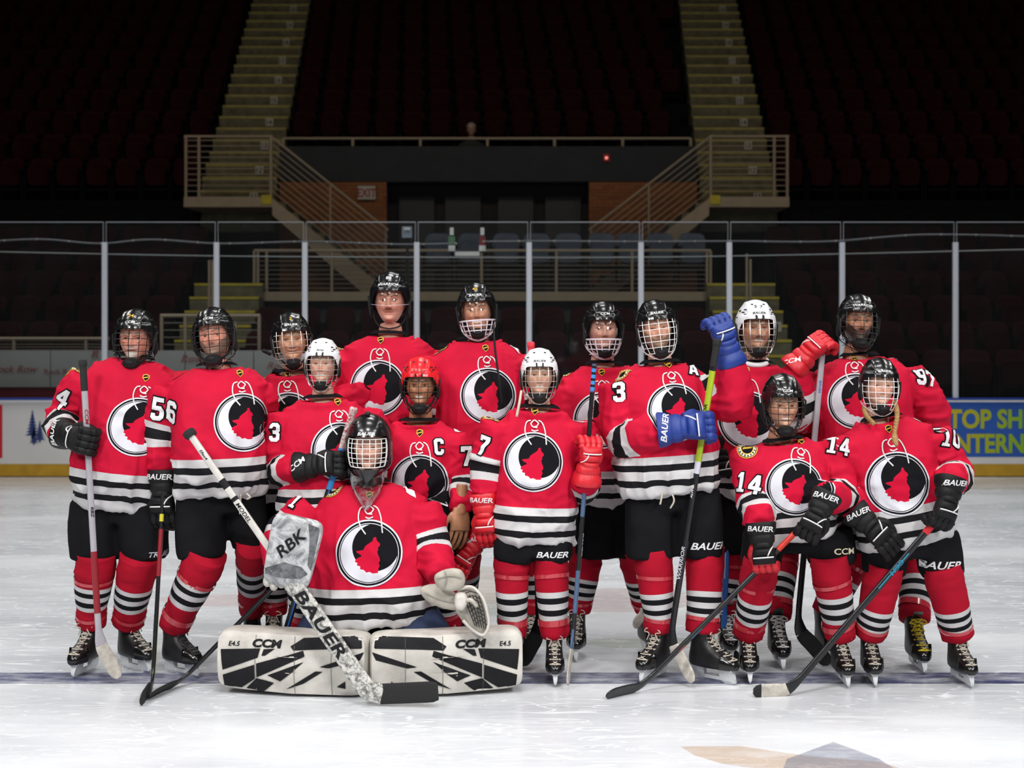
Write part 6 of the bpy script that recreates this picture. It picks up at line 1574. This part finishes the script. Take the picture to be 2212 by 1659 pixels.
# thighs and kneeling legs
mb = MB()
for s, x0, x1 in ((-1, 770, 690), (1, 830, 925)):
    V, Fc = tube(smooth_path([P(x0, 1310, 6.95), P((x0 + x1) / 2, 1345, 6.88), P(x1, 1400, 6.80), P(x1, 1445, 6.80)], 14), np.interp(np.linspace(0, 1, 14), [0, .5, 1], [.17, .155, .125]), 18); mb.add(V, Fc)
W, Q = remesh(*mb.arr(), .014); W = lap(W, Q, 3); W = W + vnormals(W, Q) * ((folds(W, 5, (7, 7, 4)) - .35) * .012)[:, None]; W[:, 2] = np.maximum(W[:, 2], .004)
mk('pants', W, Q, M_denim, g8)
def cropP(x, y): return (440 + x * .422, 860 + y * .422)
PADK = [[(80, 1283), (292, 1276), (280, 1322), (90, 1388)], [(90, 1414), (262, 1358), (262, 1432), (166, 1494), (96, 1490)], [(272, 1352), (520, 1284), (528, 1312), (272, 1424)],
        [(455, 1262), (520, 1222), (832, 1214), (838, 1274), (470, 1282)], [(604, 1366), (832, 1292), (812, 1332), (654, 1372)], [(330, 1412), (524, 1340), (452, 1402), (400, 1440)],
        [(428, 1482), (584, 1388), (622, 1390), (520, 1452)], [(200, 1494), (272, 1428), (366, 1450), (306, 1498)], [(300, 1312), (310, 1280), (372, 1276), (318, 1312)], [(690, 1470), (735, 1440), (735, 1480)]]
def pad(side):
    """long axis u runs outwards along the ice, v up; built lying on its inner edge"""
    Ln, Ht, Th = .745, .302, .15
    inner = ICE(799 if side > 0 else 793, 1509); inner[2] = 0.006; ang = math.radians(7.5)
    eu = A(side * math.cos(ang), math.sin(ang), 0); ev = A(0, 0, 1); ew = np.cross(eu, ev); ew = ew if ew[1] < 0 else -ew
    n = 72; a = np.arange(n) / n * 2 * math.pi; ex = 2 / 9
    ca = np.sign(np.cos(a)) * np.abs(np.cos(a)) ** ex; sa = np.sign(np.sin(a)) * np.abs(np.sin(a)) ** ex
    def bow(u, v): return .030 * (1 - (2 * v / Ht - 1) ** 2) + .012 * math.sin(math.pi * u / Ln) + .016 * math.exp(-((u - .36) / .05) ** 2)
    rings = []
    for k, off in ((.90, -Th), (.985, -Th + .02), (1, -Th + .05), (1, -.025), (.985, -.006), (.95, 0), (.80, 0), (.55, 0), (.25, 0)):
        r_ = []
        for x, y in zip(ca, sa):
            u = Ln / 2 + x * Ln / 2 * (1 - (1 - k) * Ht / Ln * 1.0) if k > .9 else Ln / 2 + x * Ln / 2 * (1 - (1 - k)); v = Ht / 2 + y * Ht / 2 * k
            bu = bow(u, v) if k < .97 else 0
            lift = .022 * (u / Ln) ** 2
            r_.append(inner + eu * u + ev * (v * (1 - .03 * u / Ln) + lift) + ew * (off + bu))
        rings.append(np.array(r_))
    V = np.concatenate(rings); Fc = ring_faces(len(rings), n, True)
    if side > 0: Fc = [f[::-1] for f in Fc]
    o = mk('leg_pad', V, Fc, M_pad, g8, True, sharp=50); sf = Surf(V, Fc)
    def uv(px, py): return ((795 - px) / 332 * Ln, (1504 - 6 * (795 - px) / 332 - py) / 134 * Ht)
    ctr = inner + ew * .02; nn = ew; upv = ev
    rt = np.cross(upv, nn)                                                 # +x of the print
    sgn = 1 if np.dot(rt, eu) > 0 else -1
    for pl in PADK:
        q = np.array([uv(*cropP(x, y)) for x, y in pl]); V2 = np.stack([q[:, 0] * sgn, q[:, 1]], 1); V2, F2 = refine2d(V2, [tuple(range(len(V2)))], .03)
        print_on('pad_panel', sf, V2, F2, ctr, nn, upv, M_padb, o, .003)
    for w, px, py, h, b in (('CCM', 579, 1388, .036, .03), ('E4.5', 504, 1389, .022, .0)):
        u, v = uv(px, py); V2, F2 = text2d(w, h, .02 + b, .15, 1.35 if w == 'CCM' else 1.1, .02); V2 = V2 + A(u * sgn, v); print_on('lettering', sf, V2, F2, ctr, nn, upv, M_padb, o, .0034)
    for px in (552, 640, 720):                                             # stitched seams across the pad
        u0, v0 = uv(px, 1392); pts = sf.lay(np.array([(u0 * sgn, v) for v in np.linspace(.012, Ht - .012, 12)]), ctr, nn, upv, .001); V2, F2 = tube(pts, .0022, 5); mk('seam', V2, F2, mat('seam_grey', (.25, .24, .22), .8), o)
    return o
pad(-1); pad(1)
# blocker
bc = P(628, 1198, 6.44); th = math.radians(13); ex_ = A(math.cos(th), 0, -math.sin(th)); ez = A(math.sin(th), -.12, math.cos(th)); ez = unit(ez); ey = unit(np.cross(ez, ex_)); ey = ey if ey[1] < 0 else -ey
W_, H_ = .118, .178; n = 56; a = np.arange(n) / n * 2 * math.pi; e = 2 / 6
ca = np.sign(np.cos(a)) * np.abs(np.cos(a)) ** e; sa = np.sign(np.sin(a)) * np.abs(np.sin(a)) ** e
def bl_pt(x, y, off): curl = .035 * max(0, (-y / H_ - .55)) ** 1.5 * 3; return bc + ex_ * (x * (1 + .06 * y / H_)) + ez * y + ey * (off - curl - .10 * (x / W_) ** 2 * .12)
rings = [np.array([bl_pt(x * W_ * k, y * H_ * k, off) for x, y in zip(ca, sa)]) for k, off in ((.9, -.05), (1, -.045), (1, -.008), (.965, 0), (.7, .002), (.35, .003))]
V = np.concatenate(rings); Fc = ring_faces(6, n, True); V0, F0 = V, Fc
bl = mk('blocker', V, Fc, M_block, g8, True, sharp=50); sf = Surf(V, Fc)
for pl in ([(.45, .97), (.97, .90), (.97, -.35), (.78, -.20), (.72, .2), (.62, .6)], [(-.95, -.55), (-.2, -.25), (.55, -.28), (.86, -.45), (.6, -.62), (-.2, -.72), (-.9, -.72)]):
    V2, F2 = refine2d(np.array(pl) * A(W_, H_) * .96, [tuple(range(len(pl)))], .03); print_on('blocker_panel', sf, V2, F2, bc, ey, ez, M_blockd, bl, .002)
V2, F2 = text2d('RBK', .055, .02, .2, 1.15, .02); r_ = math.radians(52); V2 = V2 @ A(math.cos(r_), math.sin(r_), -math.sin(r_), math.cos(r_)).reshape(2, 2) + A(-.01, .055); print_on('lettering', sf, V2, F2, bc, ey, ez, M_padb, bl, .0035)
V, Fc = tube([bc - ey * .03 + ez * .06, bc - ey * .09 + ez * .02, bc - ey * .10 - ez * .06], [.05, .055, .045], 14); mk('blocker_palm', V, Fc, M_g_black, bl)
mb = MB()
for i in range(6): V, Fc = ellipsoid(bc + ex_ * (-.09 + .034 * i) - ez * (.172 + .012 * math.sin(i * 2)) - ey * .06, .022, .03, .028, 10, 8); mb.add(V, Fc)
mb.build('finger_guard', M_pad, bl)
# catching glove
M_mitt = mat('catcher_cream', (0.50, 0.46, 0.39), 0.5, noise=0.4, nscale=12, bump=0.15, bscale=60)
tY = 6.55
def slab(pix, Yc, thick, m, name, par, bulge=.02, shrink=.8):
    """rounded thick plate following an outline given in the plane Y = Yc"""
    pts = np.array([P(x, y, Yc) for x, y in pix]); pts = np.concatenate([pts, pts[:1]]); L_ = np.linspace(0, len(pts) - 1, 49)[:-1]
    ext = np.concatenate([pts[-2:-1], pts, pts[1:2]]); out = interp(np.arange(len(ext)), ext, L_ + 1); c = out.mean(axis=0)
    rings = [c + (out - c) * k + A(0, o_, 0) for k, o_ in ((shrink * .6, thick + .0), (shrink, thick), (1, thick * .5), (1, -thick * .3), (.93, -thick * .7), (shrink * .75, -thick - bulge * .7), (.35, -thick - bulge))]
    V = np.concatenate(rings); Fc = ring_faces(len(rings), 48, True); return mk(name, V, Fc, m, par, True, sharp=60)
ct = slab([(934, 1262), (958, 1268), (1000, 1292), (1012, 1312), (986, 1318), (952, 1312), (920, 1296), (908, 1272)], tY + .02, .022, M_mitt, 'catching_glove', g8, .008, .9)
wg = slab([(938, 1246), (952, 1234), (976, 1228), (996, 1232), (1005, 1250), (998, 1270), (972, 1277), (946, 1268)], tY - .05, .020, M_mitt, 'wrist_guard', ct, .006, .92)
slab([(990, 1272), (1018, 1266), (1040, 1286), (1052, 1322), (1056, 1352), (1044, 1374), (1022, 1364), (1000, 1342), (984, 1314)], tY - .0, .030, M_mitt, 'catcher_mitt', ct, .006, .92)
slab([(984, 1284), (1003, 1281), (1011, 1298), (1000, 1318), (984, 1312)], tY - .06, .020, M_pad, 'thumb_pad', ct, .006, .9)
M_seam = MATS['seam_grey']
for pix, Yd in (([(944, 1250), (970, 1244), (1000, 1248)], -.082), ([(960, 1232), (964, 1254), (958, 1274)], -.082), ([(916, 1280), (950, 1296), (1000, 1306)], -.012)):
    V, Fc = tube(smooth_path([P(x, y, tY + Yd) for x, y in pix], 10), .0022, 5); mk('seam', V, Fc, M_seam, ct)
V, Fc = tube(smooth_path([P(x, y, tY - .045) for x, y in ((990, 1274), (1018, 1268), (1040, 1288), (1052, 1322), (1055, 1352), (1044, 1372), (1022, 1362), (1000, 1340))], 40), .008, 8); mk('binding', V, Fc, M_pad, ct)
mb = MB()
for i in range(8):
    t = i / 7; mb.tube(smooth_path([P(998 + 30 * t, 1286 + 64 * t, tY - .046), P(1016 + 20 * t, 1278 + 62 * t, tY - .050), P(1036 + 16 * t, 1284 + 66 * t, tY - .046)], 8), .0026, 5)
for i in range(6):
    t = i / 5; mb.tube(smooth_path([P(1000 + 34 * t, 1284 + 2 * t, tY - .048), P(1012 + 32 * t, 1316 + 2 * t, tY - .052), P(1026 + 24 * t, 1352 + 8 * t, tY - .048)], 8), .0026, 5)
mb.build('pocket_lacing', M_lace_k, ct)['kind'] = 'stuff'
V, Fc = tube(smooth_path([P(1002, 1300, tY - .07), P(1016, 1296, tY - .085), P(1030, 1310, tY - .07)], 10), .010, 8); mk('pocket_strap', V, Fc, M_mitt, ct)
# goalie stick
gs = empty('goalie_stick', ICE(800, 1518), 'wide white goalkeeper stick with black taped blade, resting across the leg pads', 'goalie stick')
def plank(pts, hw, ht, name, m, par=gs):
    pts = np.asarray(pts); T = np.gradient(pts, axis=0); T /= np.linalg.norm(T, axis=1)[:, None]; N_ = 16; a = np.arange(N_) / N_ * 2 * math.pi; e = 2 / 4
    ca = np.sign(np.cos(a)) * np.abs(np.cos(a)) ** e; sa = np.sign(np.sin(a)) * np.abs(np.sin(a)) ** e; rows = []
    for p, t, h1, h2 in zip(pts, T, np.broadcast_to(hw, len(pts)), np.broadcast_to(ht, len(pts))):
        nn = A(0, -1, 0); nn = unit(nn - t * nn.dot(t)); v = np.cross(nn, t); rows.append(p + v * (ca * h1)[:, None] + nn * (sa * h2)[:, None])
    return mk(name, np.concatenate(rows), ring_faces(len(pts), N_, True), m, par, True, sharp=50)
B0, B1, B2 = P(412, 940, 6.62), P(600, 1212, 6.50), P(758, 1440, 6.42)
plank([B0 + (B1 - B0) * u for u in np.linspace(0, 1, 8)], .0165, .012, 'shaft', M_shaft_w)
u = np.linspace(0, 1, 12); plank([B1 + (B2 - B1) * q for q in u], np.interp(u, [0, .12, 1], [.018, .042, .044]), .013, 'paddle', M_padc)
hl = P(792, 1488, 6.40); B3 = P(826, 1499, 6.40); B4 = P(946, 1494, 6.36)
pts = smooth_path([B2, P(776, 1466, 6.41), hl, B3], 12); plank(pts, np.linspace(.044, .048, 12), .011, 'heel', M_padc)
pts = np.array([B3 + (B4 - B3) * q for q in np.linspace(-.04, 1, 12)]); plank(pts, np.interp(np.linspace(0, 1, 12), [0, .9, 1], [.049, .050, .040]), .010, 'blade', M_tape_b)
d_ = unit(B0 - B1); plank([B0 - d_ * .01, B0, B0 + d_ * .022, B0 + d_ * .028], [.026, .030, .030, .022], [.022, .026, .026, .02], 'butt_end', M_tape_b)
fr_ = unit(B2 - B1); nn = A(0, -1, 0); nn = unit(nn - fr_ * nn.dot(fr_)); vv = unit(np.cross(nn, fr_))
V2, F2 = text2d('BAUER', .055, .03, .12, 1.55, .1, 1.05); cc = B1 + (B2 - B1) * .60 + nn * .0145; mk('lettering', np.array([cc + fr_ * x + vv * y for x, y in V2]), F2, M_padb, gs, smooth=False)
d2 = unit(B1 - B0); n2 = A(0, -1, 0); n2 = unit(n2 - d2 * n2.dot(d2)); v2 = unit(np.cross(n2, d2))
for w_, f_, h_ in (('Eflex4', .16, .014), ('MODEL', .62, .020)):
    V2, F2 = text2d(w_, h_, .01, .15, 1.2, .1); cc = B0 + (B1 - B0) * f_ + n2 * .0135; mk('lettering', np.array([cc + d2 * x + v2 * y for x, y in V2]), F2, M_padb, gs, smooth=False)
for f_, l_ in ((.36, .05), (.50, .02)):
    cc = B0 + (B1 - B0) * f_; plank([cc, cc + d2 * l_], .0168, .0123, 'shaft_band', M_padb)
# ------------------------------------------------------------------ sticks of the skaters
H = lambda i, j: PLAYERS[i][1]['H'][j]['G']
M_bluestripe = mat('tape_blue', (0.03, 0.22, 0.55), 0.6); M_pat = marble('tape_patterned', (.62, .58, .55), (.30, .02, .04), 60)
stick('pale shafted hockey stick with red lower end gripped by player in helmet 24', P(214, 1398, 6.80), ICE(255, 1476), G=H(1, 0), top_py=782, shaft=M_shaft_s, blade_m=M_tape_w, grip=M_tape_b, gripl=.15, words=((.80, 'CCM', .018, M_redd, False), (.46, 'RBZ', .015, M_blackp, False)), accents=((.10, .32, M_shaft_red, 0),))
g2 = PLAYERS[2][1]['H'][0]; stick('black and yellow hockey stick hanging straight down from the hand of player 56', ICE(330, 1486), ICE(308, 1528), top=g2['c'] + A(.01, -.035, .06), shaft=M_shaft_b, blade_m=M_tape_b, words=((.30, 'SUPREME', .012, M_yel, False),), accents=((.55, .80, M_shaft_red, 0), (.04, .34, M_yel, 1), (.84, .88, M_yel, 0)))
stick('black hockey stick with taped blade lying low in front, slanting up behind the blocker', ICE(394, 1482), ICE(318, 1514), top=P(652, 1208, 6.74), shaft=M_shaft_b, blade_m=M_tape_b)
stick('blue hockey stick with patterned grip held by the player lettered Amy', ICE(586, 1478), ICE(545, 1482), G=H(4, 0), top_py=884, shaft=M_shaft_b, blade_m=M_tape_b, grip=M_pat, gripl=.21, accents=((.10, .82, M_shaft_blue, 1), (.70, .86, M_bluestripe, 0)))
stick('black hockey stick with red butt end standing behind the small white helmet', P(1164, 1376, 7.12), ICE(1126, 1448), top=P(1147, 741, 7.28), shaft=M_shaft_b, blade_m=M_tape_b, grip=mat('tape_pink_red', (.62, .03, .05), .7), gripl=.06, bh=.042)
stick('dark blue hockey stick with blue striped grip held upright by young player 7', P(1236, 1410, 6.78), ICE(1222, 1492), G=H(9, 1), top_py=788, shaft=mat('shaft_steelblue', (.06, .11, .20), .3), blade_m=M_tape_w, words=((.36, 'BAUER', .021, M_grey, False), (.84, 'BAUER', .018, M_white, True)), accents=((.74, .90, M_shaft_b, 0), (.02, .12, M_shaft_b, 0)) + tuple((.905 + i * .022, .918 + i * .022, M_bluestripe, 0) for i in range(4)) + tuple((.918 + i * .022, .927 + i * .022, M_shaft_b, 0) for i in range(4)) + ((.27, .46, M_shaft_b, 0),))
stick('hockey stick with pale taped blade just above the ice, shown between two teammates', P(1395, 1322, 7.42) - A(0, 0, .03), P(1366, 1352, 7.36) - A(0, 0, .03), top=P(1402, 1050, 7.34), shaft=M_shaft_b, blade_m=M_tape_w)
stick('lime and black hockey stick with white taped blade leaned on by player with letter A', P(1448, 1394, 6.86), ICE(1499, 1486), G=H(11, 0), top_py=738, shaft=M_shaft_b, blade_m=M_tape_w, grip=M_tape_b, gripl=.13, words=((.26, 'WARRIOR', .02, M_grey, True), (.74, 'WARRIOR', .018, M_blackp, True), (.50, 'ALPHA', .012, M_white, True)), accents=((.60, .90, M_shaft_y, 0), (.56, .60, M_grey, 0)))
stick('bright blue hockey stick standing upright behind the player with letter A', ICE(1562, 1424), ICE(1600, 1432), G=H(12, 0), top_py=872, shaft=M_shaft_blue, blade_m=M_tape_b, accents=((.3, .98, M_grey, 1),))
stick('hockey stick with silver upper shaft and long black blade held by player 97', P(1722, 1368, 7.15), ICE(1790, 1446), G=H(13, 0), top_py=768, shaft=M_shaft_b, blade_m=M_tape_b, bh=.04, accents=((.60, .97, M_shaft_s, 0),), words=((.85, 'BAUER', .012, M_shaft_blue, False),))
stick('black hockey stick with red grip held low across by player 14', ICE(1386, 1496), ICE(1308, 1512), G=H(14, 0), top_py=1128, shaft=M_shaft_b, blade_m=M_shaft_b, accents=((.83, .99, M_shaft_or, 0), (.30, .36, M_shaft_cyan, 1), (.22, .26, M_shaft_or, 1)))
stick('black and teal hockey stick with white taped blade held by the braided player', ICE(1708, 1504), ICE(1626, 1506), G=H(15, 1), top_py=1112, shaft=M_shaft_b, blade_m=M_tape_w, grip=M_tape_red, gripl=.12, words=((.70, 'CCM', .022, M_shaft_cyan, False),), accents=((.58, .78, M_shaft_cyan, 1),), toe_m=M_tape_b)
# loose glove held by the captain
lg = empty('hockey_glove', P(1012, 1195, 7.0), 'loose red hockey glove held by the captain in a bare hand', 'glove')
glove(lg, dict(c=P(1008, 1203, 7.10), d=(-.55, -.1, -.85), n=(-.2, -1, .1), curl='down', wup=(-.2, 0, 1), k=.95), M_g_red, 1, pip=M_g_white, word='BAUER')
# braids, straps, strings ------------------------------------------------
def braid(root, pts, r, m, tuft=True):
    p = smooth_path(pts, 60); u = np.linspace(0, 1, 60); mb = MB()
    T, N, B = frames(p)
    for ph in (0, 2.094, 4.188):
        q = p + N * (np.sin(u * 26 + ph) * r * .55)[:, None] + B * (np.sin(2 * (u * 26 + ph)) * r * .35)[:, None]; V, Fc = tube(q, r * (.72 - .15 * u), 8); mb.add(V, Fc)
    if not tuft: mb.build('braid', m, root); return
    e = p[-1]; d = unit(p[-1] - p[-4]); V, Fc = tube(smooth_path([e - d * .01, e + d * .03 + A(.006, 0, 0), e + d * .075 + A(.02, 0, 0)], 8), [r * .6, r * .9, r * 1.15, r * 1.25, r * 1.2, r * 1.1, r * .9, r * .5], 10); mb.add(V, Fc)
    mb.build('braid', m, root)
M_blond = mat('hair_blond', (0.46, 0.27, 0.09), 0.5, noise=0.5, nscale=120, bump=0.5, bscale=220)
r15 = PLAYERS[15][0]; braid(r15, [P(1932, 868, 6.86), P(1938, 895, 6.76), P(1932, 938, 6.68)], .013, M_blond); braid(r15, [P(1866, 880, 6.88), P(1872, 898, 6.80), P(1888, 916, 6.76)], .011, M_blond, False)
def string(root, pix, r, m, name='strap'):
    V, Fc = tube(smooth_path([P(*q) for q in pix], 14), r, 6); mk(name, V, Fc, m, root)
string(PLAYERS[6][0], [(1066, 700, 7.36), (1070, 760, 7.30), (1078, 820, 7.27), (1086, 880, 7.27)], .006, M_foam)
string(PLAYERS[9][0], [(1126, 845, 6.80), (1122, 870, 6.75), (1116, 900, 6.74)], .007, M_lace_d)
string(PLAYERS[3][0], [(585, 765, 7.28), (574, 760, 7.26), (568, 757, 7.25)], .010, M_foam)
for i, q in ((11, [(1432, 1062, 6.80), (1426, 1090, 6.79)]), (11, [(1450, 1062, 6.80), (1456, 1082, 6.78), (1448, 1098, 6.79)]), (2, [(520, 1068, 6.77), (518, 1110, 6.80)]), (2, [(533, 1066, 6.77), (540, 1074, 6.76), (534, 1078, 6.77)])): string(PLAYERS[i][0], q, .0045, M_lace_d, 'drawstring')
# white roll neck under the jersey of the player in helmet 57
fr = PLAYERS[12][3]; c = fr['N0']; ring = [c + fr['R'] * (.066 * math.cos(t)) + fr['Fw'] * (.068 * math.sin(t) + .012) + A(0, 0, .012 - .022 * math.sin(t)) for t in np.linspace(0, 2 * math.pi, 33)[:-1]]
V, Fc = tube(ring, .015, 8, closed=True); mk('roll_neck', V, Fc, M_white, PLAYERS[12][0])
# lone spectator
sp = empty('person', P(1018, 330, 26.35), 'distant spectator with a light cap standing behind the balcony railing', 'person')
ctr = P(1018, 280, 26.35); V, Fc, col, ye = head_data(tone=(.42, .25, .17), hair=(.2, .15, .1)); mk('body', V * 1.05 + ctr, Fc, SKIN, sp, True, attrs={'tone': col})
V, Fc, *_ = ell_loft([(-.95, .2, .14, 0, 0), (-.6, .21, .15, 0, 0), (-.32, .22, .14, 0, 0), (-.24, .17, .11, 0, 0), (-.2, .07, .07, 0, 0)], 16, 24, ctr, A(0, 0, 1), A(1, 0, 0), A(0, -1, 0)); mk('jacket', V, Fc, mat('jacket_dark', (.03, .035, .035), .9), sp)
V, Fc = ellipsoid(ctr + A(0, .01, .05), .092, .11, .09, 20, 12); V[:, 2] = np.maximum(V[:, 2], ctr[2] + .03); mk('cap', V, Fc, mat('cap_pale', (.35, .30, .25), .8), sp)
for s in (-1, 1): V, Fc = tube(smooth_path([ctr + A(s * .19, 0, -.28), ctr + A(s * .24, -.03, -.5), ctr + A(s * .12, -.16, -.62)], 10), .05, 10); mk('sleeve', V, Fc, MATS['jacket_dark'], sp)
for s in (-1, 1): V, Fc = tube([ctr + A(s * .09, 0, -.9), ctr + A(s * .1, 0, -1.62)], .08, 10); mk('leg', V, Fc, MATS['jacket_dark'], sp)
for _s in [TMP]: bpy.data.scenes.remove(_s)
